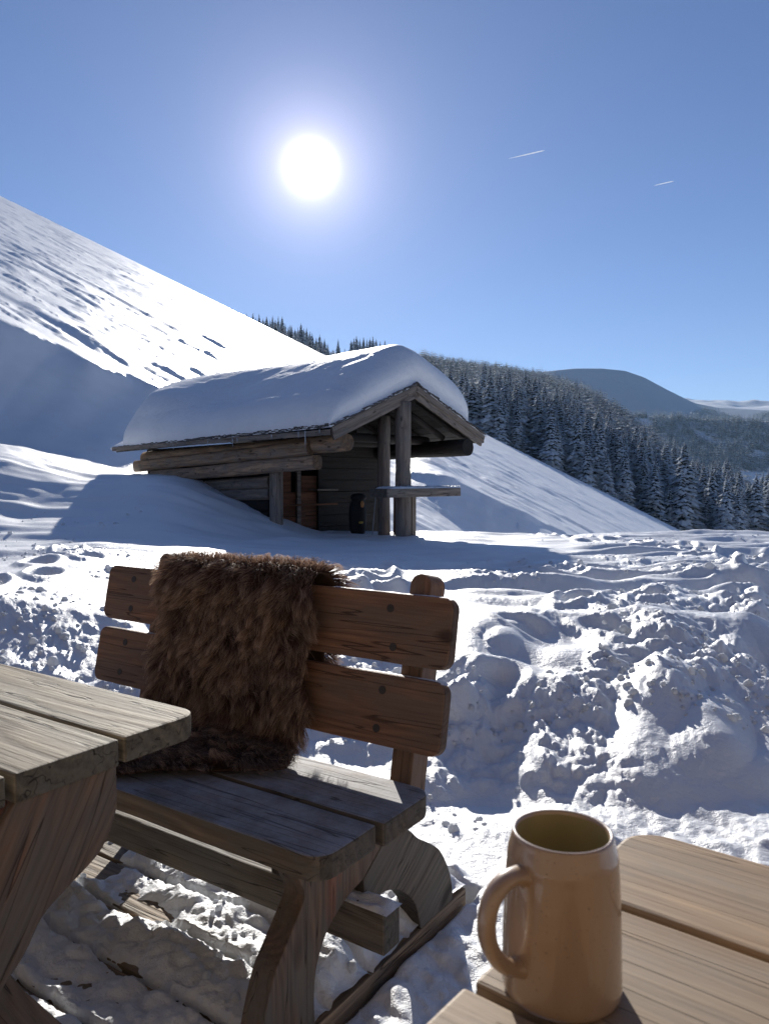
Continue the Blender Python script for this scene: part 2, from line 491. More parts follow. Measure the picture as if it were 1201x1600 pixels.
# floor snow beside the deck
side = near0 * sst(-1.0, -.96, s_) * sst(2.9, 2.3, Y)
Zg = Zg + side * (.012 + .02 * fbm(X * 3, Y * 3, 9, 3) + .018 * np.abs(pn(X * 9, Y * 9, 10)) + np.maximum(0, pn(X * 24, Y * 24, 11)) * .012)
nr, nc = A.shape
V = np.stack([X, Y, Zg], -1).reshape(-1, 3)
i0 = (np.arange(nr - 1)[:, None] * nc + np.arange(nc)[None, :])
i1 = (np.arange(nr - 1)[:, None] * nc + (np.arange(nc)[None, :] + 1) % nc)
F = np.stack([i0, i1, i1 + nc, i0 + nc], -1).reshape(-1, 4)[:, ::-1]
me = mesh_np('snow_ground', V, F, M_snow)
tag(obj('snow_ground', me), 'trampled snow meadow rising into a smooth steep snow slope', kind='structure')


def gz(x, y):
    x = np.array([x], float); y = np.array([y], float)
    return float(ground_z(x, y)[0])


# loose snow crumbs over the trampled snow
def blob(n_lat=5, n_lon=8):
    vs = [(0, 0, 1)]
    for i in range(1, n_lat):
        for j in range(n_lon):
            a = math.pi * i / n_lat; b = 2 * math.pi * (j + .5 * (i % 2)) / n_lon
            vs.append((math.sin(a) * math.cos(b), math.sin(a) * math.sin(b), math.cos(a)))
    vs.append((0, 0, -1))
    fs = []
    for j in range(n_lon): fs.append((0, 1 + j, 1 + (j + 1) % n_lon))
    for i in range(n_lat - 2):
        for j in range(n_lon):
            a = 1 + i * n_lon + j; b = 1 + i * n_lon + (j + 1) % n_lon
            fs += [(a, a + n_lon, b), (b, a + n_lon, b + n_lon)]
    l = len(vs) - 1
    for j in range(n_lon): fs.append((l, l - n_lon + (j + 1) % n_lon, l - n_lon + j))
    return np.array(vs), np.array(fs)


def scatter_blobs(P, sizes, seed):
    bv, bf = blob()
    r = np.random.default_rng(seed)
    n = len(P)
    jit = 1 + r.uniform(-.17, .17, (n, len(bv), 1))
    sc = sizes[:, None, None] * r.uniform(.65, 1.2, (n, 1, 3))
    a = r.uniform(0, 6.28, n); ca, sa = np.cos(a)[:, None], np.sin(a)[:, None]
    Vv = bv[None] * jit * sc
    x = Vv[..., 0] * ca - Vv[..., 1] * sa; y = Vv[..., 0] * sa + Vv[..., 1] * ca
    Vv = np.stack([x, y, Vv[..., 2]], -1) + P[:, None, :]
    Ff = bf[None] + (np.arange(n) * len(bv))[:, None, None]
    return Vv.reshape(-1, 3), Ff.reshape(-1, 3)


nb = 5000
yb = 2.5 * (13 / 2.5) ** rng.uniform(0, 1, nb) ** 1.1
xb = yb * rng.uniform(-.52, .56, nb)
keep = (pn(xb * .9, yb * 1.25, 60) > -.02) & ((yb > 3.0) | (rng.uniform(0, 1, nb) < .35)) & ~((xb * Dv.x + yb * Dv.y < -.93) & (xb * Nv.x + yb * Nv.y < 2.0)) & ~((yb > 8.2) & (xb < 2.5) & (xb > -4))
xb, yb = xb[keep], yb[keep]
zb = ground_z(xb, yb)
szb = rng.lognormal(-4.75, .5, len(xb)) * (.8 + yb * .09)
szb = np.clip(szb, .004, .04)
Vb, Fb = scatter_blobs(np.stack([xb, yb, zb - szb * .1], -1), szb, 3)
tag(obj('snow_crumbs', mesh_np('snow_crumbs', Vb, Fb, M_crumb)), 'loose lumps of broken snow over the trampled meadow', kind='stuff')


# ------------------------------------------------------------------ far terrain
def far_sheet(name, s0, s1, ns, ys_, hfun, label):
    s = np.linspace(s0, s1, ns)
    SS, YY = np.meshgrid(s, ys_)
    XX = SS * YY
    ZZ = hfun(SS, YY, XX)
    nr, nc = SS.shape
    V = np.stack([XX, YY, ZZ], -1).reshape(-1, 3)
    i0 = (np.arange(nr - 1)[:, None] * nc + np.arange(nc - 1)[None, :])
    F = np.stack([i0, i0 + 1, i0 + nc + 1, i0 + nc], -1).reshape(-1, 4)
    o = obj(name, mesh_np(name, V, F, M_far))
    tag(o, label, kind='structure')
    return o


F1_T1 = ([-.6, -.25, -.2, -.15, -.1, -.06, -.035, 0, .03, .05, .1, .15, .2, .25, .3, .35, .374, .42, .5, .7], [.10, .15, .172, .183, .168, .155, .157, .157, .152, .153, .147, .139, .130, .114, .083, .042, .020, -.022, -.050, -.06])
F1_YT = ([-.6, 0, .05, .1, .2, .3, .374, .42, .5, .7], [850, 850, 1000, 1250, 1100, 820, 640, 560, 480, 460])
Y0F = 318.


def f1_h(s, y, x):
    t0 = (-.49 * s + .139 - 5 / 300. - .004) - .022 - .09 * (1 - sst(.02, .16, s))
    t0 = np.where(s > .36, np.maximum(t0, -.092 + 0 * s), t0)
    yt = np.interp(s, *F1_YT); t1 = np.interp(s, *F1_T1)
    z0 = CAMZ + Y0F * t0; z1 = CAMZ + yt * t1
    k = (y - Y0F) / (yt - Y0F)
    kk = np.clip(k, 0, 1)
    z = z0 + (z1 - z0) * (kk ** .9)
    z = z - np.maximum(0, k - 1) ** 1 * (yt - Y0F) * .45
    z = z + 4.0 * fbm(x * .008, y * .008, 201, 3) * kk * (1 - .5 * kk) - 5.0 * kk * (1 - sst(.0, .04, s))
    return np.maximum(z, -150)


def f2_h(s, y, x):
    yt = 1900 + 0 * s
    t1 = np.interp(s, [-.1, .2, .27, .32, .4, .5, .6, .8], [.10, .093, .089, .082, .078, .074, .07, .06])
    z0 = CAMZ - .03 * 1350
    z1 = CAMZ + yt * t1
    k = (y - 1350) / (yt - 1350)
    kk = np.clip(k, 0, 1)
    z = z0 + (z1 - z0) * kk - np.maximum(0, k - 1) * (yt - 1350) * .4 + np.minimum(0, k) * 40
    z = z + 16 * fbm(x * .003, y * .003, 211, 3) * np.sin(kk * 3.14)
    return np.maximum(z, -200)


def m1_h(s, y, x):
    # bare rounded summit
    t1 = np.interp(s, [-.1, .1, .18, .215, .245, .28, .31, .335, .365, .40, .43, .5, .8], [.08, .118, .135, .1395, .1425, .1425, .1395, .131, .115, .098, .092, .088, .08])
    yt = 3600.
    z0 = CAMZ + 2750 * .045; z1 = CAMZ + yt * t1
    k = (y - 2750) / (yt - 2750); kk = np.clip(k, 0, 1)
    z = z0 + (z1 - z0) * kk ** .95 - np.maximum(0, k - 1) * 400
    return z + 14 * fbm(x * .002, y * .002, 221, 4) * np.sin(kk * 3.14)


def m2_h(s, y, x):
    t1 = np.interp(s, [.2, .36, .40, .43, .46, .5, .6, .8], [.08, .098, .101, .0985, .096, .0965, .094, .10])
    yt = 6200.
    z0 = CAMZ + 3600 * .085; z1 = CAMZ + yt * t1
    k = (y - 3600) / (yt - 3600); kk = np.clip(k, 0, 1)
    z = z0 + (z1 - z0) * kk ** .8 - np.maximum(0, k - 1) * 900
    return z + 45 * fbm(x * .0022, y * .0022, 231, 4) * np.sin(kk * 3.14)


far_sheet('forest_hill', -.8, .85, 260, np.concatenate([np.linspace(Y0F - 12, 1300, 150), np.linspace(1320, 1900, 14)]), f1_h, 'wooded mountainside beyond the snow slope')
far_sheet('far_forest_hill', -.15, .9, 160, np.concatenate([np.linspace(880, 1950, 110), np.linspace(2000, 2800, 10)]), f2_h, 'farther valley side with patchy forest and snow clearings')
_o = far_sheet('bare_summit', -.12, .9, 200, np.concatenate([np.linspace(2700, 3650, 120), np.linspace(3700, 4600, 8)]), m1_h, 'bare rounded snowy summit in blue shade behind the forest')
_o.data.materials[0] = snow_mat('shaded_summit_snow', col=(.36, .40, .46), bump=((.02, 6.0), (.12, 1.5)))  # the summit's blue shade is worked into this darker snow colour
far_sheet('distant_ridge', .15, .9, 150, np.concatenate([np.linspace(3600, 6250, 80), np.linspace(6300, 7400, 6)]), m2_h, 'most distant low snowy ridge at the right of the horizon')


# ------------------------------------------------------------------ trees
def tree_mat(name, frost, green=(.007, .013, .013)):
    m, nt, b = newmat(name)
    geo = node(nt, 'ShaderNodeNewGeometry')
    tc = node(nt, 'ShaderNodeTexCoord')
    n = node(nt, 'ShaderNodeTexNoise'); n.inputs['Scale'].default_value = .9; n.inputs['Detail'].default_value = 4; n.inputs['Roughness'].default_value = .7
    nt.links.new(geo.outputs['Position'], n.inputs['Vector'])
    n2 = node(nt, 'ShaderNodeTexNoise'); n2.inputs['Scale'].default_value = .035; n2.inputs['Detail'].default_value = 2
    nt.links.new(geo.outputs['Position'], n2.inputs['Vector'])
    at = node(nt, 'ShaderNodeAttribute'); at.attribute_name = 'tip'
    a = node(nt, 'ShaderNodeMath', operation='MULTIPLY_ADD'); nt.links.new(at.outputs['Fac'], a.inputs[0]); a.inputs[1].default_value = .55; nt.links.new(n.outputs[0], a.inputs[2])
    a2 = node(nt, 'ShaderNodeMath', operation='MULTIPLY_ADD'); nt.links.new(n2.outputs[0], a2.inputs[0]); a2.inputs[1].default_value = .5; nt.links.new(a.outputs[0], a2.inputs[2])
    r = ramp(nt, a2.outputs[0], [(1.0 - frost, green), (min(.99, 1.28 - frost), (.48, .53, .58))])
    nt.links.new(r.outputs[0], b.inputs['Base Color'])
    b.inputs['Roughness'].default_value = .8; b.inputs['Specular IOR Level'].default_value = .1
    return m


M_tree = tree_mat('frosted_needles', .10)
M_tree_dark = tree_mat('dark_needles', .05)
M_trunk = plain('spruce_bark', (.06, .045, .035), .9)


def make_tree_mesh(seed, whorls, nbr, rad, twigs=True, top=1.0):
    """unit height spruce; list of triangles, tip attribute per vertex"""
    r = np.random.default_rng(seed)
    vs = []; fs = []; tip = []
    lean = r.uniform(-.02, .02, 2)
    for w in range(whorls):
        h = .06 + .93 * (w / (whorls - 1)) ** .93
        R_ = rad * (1 - h) ** .78 * r.uniform(.78, 1.15) + .006
        k = max(4, int(nbr * (1 - .45 * h)))
        ph = r.uniform(0, 6.28)
        for j in range(k):
            a = ph + 6.283 * j / k + r.uniform(-.25, .25)
            l = R_ * r.uniform(.7, 1.18)
            dr = l * r.uniform(.25, .55)
            wd = max(.012, l * .30) if twigs else max(.022, l * .42)
            c, s = math.cos(a), math.sin(a)
            ox, oy = lean[0] * h, lean[1] * h
            zc = h + r.uniform(-.012, .012)

            def P(rad_, side, z):
                vs.append((ox + c * rad_ - s * side, oy + s * rad_ + c * side, z)); return len(vs) - 1
            i = P(l * .06, 0, zc); tip.append(0)
            q1 = P(l * .62, wd, zc - dr * .5); tip.append(.6)
            q2 = P(l * .62, -wd, zc - dr * .5); tip.append(.6)
            q3 = P(l, 0, zc - dr * .85); tip.append(1)
            if twigs:
                q4 = P(l * .6, 0, zc - dr * .22); tip.append(.85)
                fs += [(i, q1, q4), (i, q4, q2), (q1, q3, q4), (q4, q3, q2)]
                q5 = P(l * .5, wd * .5, zc - dr * .5 - l * .28); tip.append(.1)
                fs += [(i, q5, q2)]
            else:
                fs += [(i, q1, q2), (q1, q3, q2)]
    b0 = len(vs)
    if not twigs: return np.array(vs), np.array(fs), np.array(tip)
    vs += [(lean[0] - .006, lean[1], .97), (lean[0] + .006, lean[1], .97), (lean[0], lean[1] + .004, 1.02)]; tip += [.5, .5, .8]
    fs.append((b0, b0 + 1, b0 + 2))
    return np.array(vs), np.array(fs), np.array(tip)


def tree_mesh(name, V, F, tip, mat):
    me = mesh_np(name, V, F, mat, smooth=False)
    at = me.attributes.new('tip', 'FLOAT', 'POINT')
    at.data.foreach_set('value', tip.astype(np.float32))
    return me


def trunk_mesh():
    vs = []; fs = []
    for k in range(3):
        z = [-.03, .4, .95][k]; r_ = [.016, .010, .002][k]
        for j in range(6):
            vs.append((r_ * math.cos(j * 1.047), r_ * math.sin(j * 1.047), z))
    for k in range(2):
        for j in range(6):
            fs.append((k * 6 + j, k * 6 + (j + 1) % 6, k * 6 + 6 + (j + 1) % 6, k * 6 + 6 + j))
    return mesh_np('trunk', np.array(vs), np.array(fs), M_trunk)


TV = [make_tree_mesh(300 + i, 30, 15, [.24, .21, .27, .20, .25, .22][i], True) for i in range(6)]
hi = [tree_mesh('crown', *t, M_tree) for t in TV]
tm = trunk_mesh()

# candidate positions on the forest hill
r2 = np.random.default_rng(11)
cand = []
yv = Y0F
while yv < 1330:
    sp = 5.6 + 2.2 * (yv - Y0F) / 500
    xlo, xhi = -.24 * yv, .56 * yv
    n = int((xhi - xlo) / sp)
    xx = xlo + (np.arange(n) + r2.uniform(-.45, .45, n)) * sp
    yy_ = yv + r2.uniform(-.5, .5, n) * sp
    cand.append(np.stack([xx, yy_], -1))
    yv += sp * .95
cand = np.concatenate(cand)
sx = cand[:, 0] / cand[:, 1]
ytop = np.interp(sx, *F1_YT)
ok = cand[:, 1] < ytop + 25
clear = pn(cand[:, 0] * .012, cand[:, 1] * .009, 240)
ok &= ~((clear > .62) & (cand[:, 1] > 420))
cand = cand[ok]; sx = cand[:, 0] / cand[:, 1]
cz = f1_h(sx, cand[:, 1], cand[:, 0])
dist01 = np.clip((cand[:, 1] - 330) / 600, 0, 1)
hts = r2.uniform(12, 29, len(cand)) * (1 - .22 * dist01)
hts *= 1 + .22 * (cand[:, 1] < 520)
hts *= np.where((cand[:, 1] > 1000), .75, 1.0) * np.where((sx < .03) & (cand[:, 1] > 600), .7, 1.0)
# visible over the snow slope?
sil = -.49 * sx + .139 - 5 / 300.
topt = (cz + hts - CAMZ) / cand[:, 1]
vis = (topt > sil + .002) & (topt > -.075)
cand, cz, hts, topt, sx = cand[vis], cz[vis], hts[vis], topt[vis], sx[vis]
px_h = hts / cand[:, 1]
order = np.argsort(-px_h * (np.abs(sx - .16) < .345))
near_i = order[:258]; rest = order[258:]
LAB = 'frost-covered spruce in the dense forest below the wooded mountainside'
for c_, i in enumerate(near_i):
    k = int(r2.integers(0, 6))
    o = bpy.data.objects.new('spruce_tree', hi[k])
    o.location = (cand[i, 0], cand[i, 1], cz[i] - .4)
    w_ = float(r2.uniform(.85, 1.25)) * hts[i]
    o.scale = (w_, w_, hts[i]); o.rotation_euler = (0, 0, float(r2.uniform(0, 6.28)))
    S.collection.objects.link(o)
    tag(o, LAB, 'tree', 'frosted spruces of the near forest')
    t_ = bpy.data.objects.new('trunk', tm); t_.parent = o; S.collection.objects.link(t_)
dark_me = tree_mesh('crown', *make_tree_mesh(333, 34, 17, .30, True), M_tree_dark)
# tall trees one can pick out
for (px_, by, ytop_, Yd, lab) in [(1066, 832, 690, 330, 'tallest dark spruce, rising above its neighbours in the near forest'),
                             (1180, 838, 738, 326, 'tall frosted spruce at the right edge, beside the snow meadow'),
                             (955, 800, 668, 345, 'broad dark spruce halfway up the left side of the near forest')]:
    x_ = (px_ - 600.5) / 1202 * Yd
    zb_ = f1_h(np.array([x_ / Yd]), np.array([Yd]), np.array([x_]))[0]
    zt = CAMZ + (748 - ytop_) / 1202 * Yd
    o = bpy.data.objects.new('spruce_tree', dark_me if 'dark' in lab else hi[2]); h_ = zt - zb_
    o.location = (x_, Yd, zb_ - .4); o.scale = (h_ * 1.0, h_ * 1.0, h_); S.collection.objects.link(o)
    tag(o, lab, 'tree')
    t_ = bpy.data.objects.new('trunk', tm); t_.parent = o; S.collection.objects.link(t_)


sky_tops = [(387, 492), (397, 497), (402, 499), (407, 493), (413, 500), (419, 497), (424, 502), (428, 496), (432, 503), (436, 497), (442, 497), (447, 508), (452, 512), (457, 511), (462, 516), (467, 514), (472, 507), (476, 515), (480, 514), (485, 520), (489, 523), (495, 529), (500, 525), (504, 533), (508, 531), (513, 538), (549, 533), (553, 530), (557, 527), (562, 531), (568, 528), (573, 532), (578, 530), (583, 527), (588, 531), (594, 535), (601, 533)]
for j_, (px_, ty_) in enumerate(sky_tops + [(529, 532)]):
    Yd = 640 + 40 * (j_ % 4)
    x_ = (px_ - 600.5) / 1202 * Yd
    zt = CAMZ + (748 - ty_) / 1202 * Yd
    h_ = 25 + 3 * math.sin(j_ * 2.3)
    o = bpy.data.objects.new('spruce_tree', hi[j_ % 6])
    o.location = (x_, Yd, zt - h_); o.scale = (h_ * .95, h_ * .95, h_); o.rotation_euler = (0, 0, j_ * 1.7); S.collection.objects.link(o)
    if px_ == 529: tag(o, 'lone spruce on the skyline in the gap between two clusters', 'tree')
    elif px_ < 520: tag(o, 'spruce in the skyline cluster above the white slope, left of the roof snow', 'tree', 'spruces of the left skyline cluster')
    else: tag(o, 'spruce in the small skyline cluster peeking over the roof snow', 'tree', 'spruces of the small skyline cluster')
    t_ = bpy.data.objects.new('trunk', tm); t_.parent = o; S.collection.objects.link(t_)


def merge_trees(name, P, Hs, base_sets, seed, label, mat=None, wide=1.0):
    r = np.random.default_rng(seed)
    which = r.integers(0, len(base_sets), len(P))
    Vs = []; Fs = []; Ts = []; off = 0
    for k, (bv, bf, bt) in enumerate(base_sets):
        ix = np.nonzero(which == k)[0]
        if len(ix) == 0: continue
        a = r.uniform(0, 6.28, len(ix)); w = Hs[ix] * r.uniform(.85, 1.25, len(ix)) * wide
        x = (bv[None, :, 0] * np.cos(a)[:, None] - bv[None, :, 1] * np.sin(a)[:, None]) * w[:, None] + P[ix, 0][:, None]
        y = (bv[None, :, 0] * np.sin(a)[:, None] + bv[None, :, 1] * np.cos(a)[:, None]) * w[:, None] + P[ix, 1][:, None]
        z = bv[None, :, 2] * Hs[ix][:, None] + P[ix, 2][:, None]
        Vs.append(np.stack([x, y, z], -1).reshape(-1, 3))
        Fs.append((bf[None] + (off + np.arange(len(ix)) * len(bv))[:, None, None]).reshape(-1, 3))
        Ts.append(np.tile(bt, len(ix))); off += len(ix) * len(bv)
    me = tree_mesh(name, np.concatenate(Vs), np.concatenate(Fs), np.concatenate(Ts), mat or M_tree)
    o = obj(name, me)
    tag(o, label, kind='stuff')
    return o


lo = [make_tree_mesh(400 + i, 9, 7, .25 + .025 * i, False) for i in range(4)]
PR = np.concatenate([cand[rest], (cz[rest] - .4)[:, None]], 1)
merge_trees('spruce_forest', PR, hts[rest] * .9, lo, 5, 'dense frosted spruce forest covering the mountainside', wide=1.25)
lo2 = [make_tree_mesh(500 + i, 6, 5, .28 + .03 * i, False) for i in range(3)]
n2_ = 9500
sy = r2.uniform(1250, 1925, n2_) ; ss_ = r2.uniform(.12, .56, n2_)
x2 = ss_ * sy
dens = pn(x2 * .006, sy * .0035, 250) + .5 * pn(x2 * .02, sy * .012, 251) + np.where(sy > 1500, .55, -.05)
k2 = dens > -.12
x2, sy, ss_ = x2[k2], sy[k2], ss_[k2]
P2 = np.stack([x2, sy, f2_h(ss_, sy, x2) - .5], -1)
merge_trees('far_forest', P2, r2.uniform(14, 25, len(x2)), lo2, 6, 'distant dark conifer forest with snowy clearings across the valley')
n3 = 5500
sy = r2.uniform(2750, 3500, n3); ss_ = r2.uniform(.2, .55, n3); x3 = ss_ * sy
k3 = (pn(x3 * .004, sy * .004, 252) > .0) & (sy < 2830 + 170 * sst(.3, .38, ss_) + 520 * sst(.365, .42, ss_))
x3, sy, ss_ = x3[k3], sy[k3], ss_[k3]
merge_trees('tree_line', np.stack([x3, sy, m1_h(ss_, sy, x3) - .5], -1), r2.uniform(14, 24, len(x3)), lo2, 8, 'thin belt of conifers at the foot of the bare summit')


# ------------------------------------------------------------------ solid builders
def catmull(pts, seg=5, closed=True):
    pts = [Vector((*p, 0)).to_3d() if len(p) == 2 else Vector(p) for p in pts]
    n = len(pts); o = []
    for i in range(n if closed else n - 1):
        p0, p1, p2, p3 = (pts[(i - 1) % n], pts[i], pts[(i + 1) % n], pts[(i + 2) % n]) if closed else (pts[max(i - 1, 0)], pts[i], pts[i + 1], pts[min(i + 2, n - 1)])
        for k in range(seg):
            t = k / seg
            o.append(.5 * ((2 * p1) + (-p0 + p2) * t + (2 * p0 - 5 * p1 + 4 * p2 - p3) * t * t + (-p0 + 3 * p1 - 3 * p2 + p3) * t ** 3))
    if not closed: o.append(pts[-1])
    return o


def prism_mesh(name, pts, z0, z1, mat, bevel=.004, seg=2):
    bm = bmesh.new()
    vb = [bm.verts.new((p[0], p[1], z0)) for p in pts]
    f = bm.faces.new(vb)
    bm.normal_update()
    if f.normal.z > 0: f.normal_flip()
    ex = bmesh.ops.extrude_face_region(bm, geom=[f])
    for v in [g for g in ex['geom'] if isinstance(g, bmesh.types.BMVert)]: v.co.z = z1
    bmesh.ops.recalc_face_normals(bm, faces=bm.faces)
    if bevel:
        es = [e for e in bm.edges if abs(e.verts[0].co.z - e.verts[1].co.z) < 1e-6 or e.calc_face_angle(0) > .6]
        bmesh.ops.bevel(bm, geom=es, offset=bevel, segments=seg, profile=.6, affect='EDGES', clamp_overlap=True)
    bmesh.ops.triangulate(bm, faces=[f for f in bm.faces if len(f.verts) > 4])
    me = bpy.data.meshes.new(name); bm.to_mesh(me); bm.free()
    me.materials.append(mat)
    return me


def round_rect(x0, x1, y0, y1, rads):
    """rads: (x0y0, x1y0, x1y1, x0y1)"""
    o = []
    for (cx, cy, sx_, sy_, a0, r) in ((x0, y0, 1, 1, 180, rads[0]), (x1, y0, -1, 1, 270, rads[1]), (x1, y1, -1, -1, 0, rads[2]), (x0, y1, 1, -1, 90, rads[3])):
        if r <= 0: o.append((cx, cy)); continue
        for k in range(7):
            a = R(a0 + 15 * k); o.append((cx + sx_ * r + r * math.cos(a), cy + sy_ * r + r * math.sin(a)))
    return o


def plank(name, M, x0, x1, y0, y1, t, mat, parent, rads=(.004,) * 4, bevel=.004, wob=.0):
    """top face at local z=0, thickness downwards, grain on local x"""
    pts = round_rect(x0, x1, y0, y1, rads)
    if wob:
        # slightly uneven long edges
        q = []
        for i in range(len(pts)):
            a, b = pts[i], pts[(i + 1) % len(pts)]
            q.append(a)
            if abs(a[0] - b[0]) > .3:
                k = int(abs(a[0] - b[0]) / .06)
                for j in range(1, k):
                    u_ = j / k; x = a[0] + (b[0] - a[0]) * u_
                    q.append((x, a[1] + (b[1] - a[1]) * u_ + wob * math.sin(x * 17 + a[1] * 40) * .5 + random.uniform(-wob, wob) * .3))
        pts = q
    cx, cy = (x0 + x1) / 2, (y0 + y1) / 2
    pts = [(p[0] - cx, p[1] - cy) for p in pts]
    me = prism_mesh(name, pts, -t, 0, mat, bevel)
    M2 = M @ Matrix.Translation((cx, cy, 0))
    return obj(name, me, parent, M2)


def tube_mesh(name, pts, rads, mat, n=12, caps=True, sq=None, smooth=True, side=None):
    """rings around a polyline; rads list of r or (ry, rz)"""
    pts = [Vector(p) for p in pts]; vs = []; fs = []
    up0 = Vector((0, 0, 1))
    for i, p in enumerate(pts):
        t = (pts[min(i + 1, len(pts) - 1)] - pts[max(i - 1, 0)]).normalized()
        a = up0 if abs(t.dot(up0)) < .95 else Vector((1, 0, 0))
        s = (side if side is not None else t.cross(a)).normalized(); u = s.cross(t).normalized()
        r = rads[i] if isinstance(rads, (list, tuple)) else rads
        ry, rz = r if isinstance(r, tuple) else (r, r)
        for j in range(n):
            an = 2 * math.pi * j / n; c, sn = math.cos(an), math.sin(an)
            if sq:
                c = math.copysign(abs(c) ** sq, c); sn = math.copysign(abs(sn) ** sq, sn)
            vs.append(p + s * ry * c + u * rz * sn)
    m = len(pts)
    for i in range(m - 1):
        for j in range(n):
            fs.append((i * n + j, i * n + (j + 1) % n, (i + 1) * n + (j + 1) % n, (i + 1) * n + j))
    bm = bmesh.new()
    bv = [bm.verts.new(v) for v in vs]
    for f in fs: bm.faces.new([bv[k] for k in f]).smooth = smooth
    if caps:
        bm.faces.new(bv[:n]); bm.faces.new(bv[-n:])
    bmesh.ops.recalc_face_normals(bm, faces=bm.faces)
    me = bpy.data.meshes.new(name); bm.to_mesh(me); bm.free(); me.materials.append(mat)
    return me


def log(name, p0, p1, r, mat, parent, seg=14, n=14, rough=.06, sq=None, seed=0):
    """round or hewn log, local X along it"""
    p0, p1 = Vector(p0), Vector(p1)
    X_ = (p1 - p0); Ln = X_.length; X_ = X_.normalized()
    a = Zv if abs(X_.z) < .9 else Vector((1, 0, 0))
    Y_ = a.cross(X_).normalized(); Z_ = X_.cross(Y_)
    rd = random.Random(seed)
    ry, rz = r if isinstance(r, tuple) else (r, r)
    pts = []; rr_ = []
    for i in range(seg + 1):
        x = Ln * i / seg
        k = 1 + rough * (rd.random() - .5) * 2
        pts.append((x, .02 * rough / .06 * math.sin(i * .7 + seed) * ry * 3, .02 * math.cos(i * .5 + seed) * rz))
        rr_.append((ry * k, rz * k))
    me = tube_mesh(name, pts, rr_, mat, n, sq=sq)
    return obj(name, me, parent, frame(p0, X_, Y_, Z_))


def box(name, M, sx_, sy_, sz_, mat, parent, bevel=.006):
    """box with local origin at its centre of the bottom, x long"""
    me = prism_mesh(name, [(-sx_ / 2, -sy_ / 2), (sx_ / 2, -sy_ / 2), (sx_ / 2, sy_ / 2), (-sx_ / 2, sy_ / 2)], 0, sz_, mat, bevel)
    return obj(name, me, parent, M)


def SN(s, n, z): return Dv * s + Nv * n + Zv * z


# ------------------------------------------------------------------ deck
deck = thing('wooden_deck', SN(-1.5, 1.0, DECK), 'low wooden deck under the bench and left table, half hidden by trodden snow', 'deck')
deck['kind'] = 'structure'; del deck['category']
Mdeck = frame(SN(0, 0, DECK), Dv, Nv, Zv)
for a0, a1 in ((-2.055, -1.014), (-3.3, -2.068)):
    nn = .02
    while nn < 1.85:
        plank('plank', Mdeck, a0 + random.uniform(-.003, .003), a1 + random.uniform(-.004, .004), nn, nn + .142, .034, M_deck, deck, bevel=.004)
        nn += .142 + .014
for a in (-1.06, -1.55, -2.0, -2.15, -2.8, -3.2):
    plank('joist', frame(SN(a, 0, DECK - .036), Nv, -Dv, Zv), .03, 1.85, -.03, .03, .07, M_deck, deck)

plank('edge_board', frame(SN(-.987, 0, DECK - .002), Nv, -Dv, Zv), .0, 1.87, -.0, .024, .07, M_deck, deck)

# snow lying on the deck
ds = np.arange(-3.2, -.988, .0065); dn = np.arange(.25, 2.02, .0065)
DS, DN = np.meshgrid(ds, dn)
px_ = DS * Dv.x + DN * Nv.x; py_ = DS * Dv.y + DN * Nv.y
h = .015 + .026 * fbm(DS * 2.1, DN * 2.6, 301, 3)
h += .04 * np.maximum(0, pn(DS * 4, DN * 5, 303)) ** 1.2
h += .02 * np.abs(pn(DS * 11, DN * 12, 305)) + .009 * np.maximum(0, pn(DS * 30, DN * 30, 307)) + .005 * pn(DS * 60, DN * 60, 309)
# plank joints show as troughs
jd = np.abs(((DN - .02) % .156) - .149)
h -= .030 * np.exp(-(jd / .012) ** 2) * (1 - sst(.04, .09, h))
jj = np.abs(DS + 2.061); h -= .03 * np.exp(-(jj / .012) ** 2)
# bare patches
for (bs, bn, rs, rn, dp) in ((-1.96, 1.36, .10, .08, .07), (-2.20, 1.40, .16, .07, .07), (-1.62, 1.30, .12, .035, .055), (-1.86, 1.52, .08, .05, .035), (-1.42, 1.12, .2, .03, .012), (-1.25, .90, .2, .05, .03), (-1.98, 1.55, .05, .1, .05)):
    h -= dp * np.exp(-((DS - bs) / rs) ** 2 - ((DN - bn) / rn) ** 2)
# heaped snow under the seat
h += .07 * np.exp(-((DS + 1.30) / .16) ** 2 - ((DN - 1.62) / .22) ** 2) + .045 * np.exp(-((DS + 1.1) / .08) ** 2 - ((DN - 1.45) / .2) ** 2)
h += .05 * np.exp(-((DS + 1.62) / .22) ** 2 - ((DN - 1.62) / .1) ** 2)
h *= .35 + .65 * np.minimum(sst(-.995, -1.05, DS), 1)
h = h * sst(2.02, 1.9, DN) - .05 * sst(1.9, 2.02, DN)
# thin crust where only a trace is left
Zd = DECK + np.maximum(h, -.02)
Vd = np.stack([px_, py_, Zd], -1).reshape(-1, 3)
nr_, nc_ = DS.shape
i0 = (np.arange(nr_ - 1)[:, None] * nc_ + np.arange(nc_ - 1)[None, :])
Fd = np.stack([i0, i0 + 1, i0 + nc_ + 1, i0 + nc_], -1).reshape(-1, 4)
hm = h.reshape(-1)
Fd = Fd[(hm[Fd].max(1) > -.003)]
tag(obj('deck_snow', mesh_np('deck_snow', Vd, Fd, M_snow)), 'trodden snow with bare gaps lying on the wooden deck', kind='stuff')
ncr = 700
cs = rng.uniform(-2.9, -1.01, ncr); cn = rng.uniform(.6, 1.95, ncr)
ci = ((cn - .25) / .0065).astype(int).clip(0, nr_ - 1); cj = ((cs + 3.2) / .0065).astype(int).clip(0, nc_ - 1)
ch_ = h[ci, cj]
kk_ = (ch_ > .02)
cs, cn, ch_ = cs[kk_], cn[kk_], ch_[kk_]
cr = np.clip(rng.lognormal(-5.1, .5, len(cs)), .003, .013)
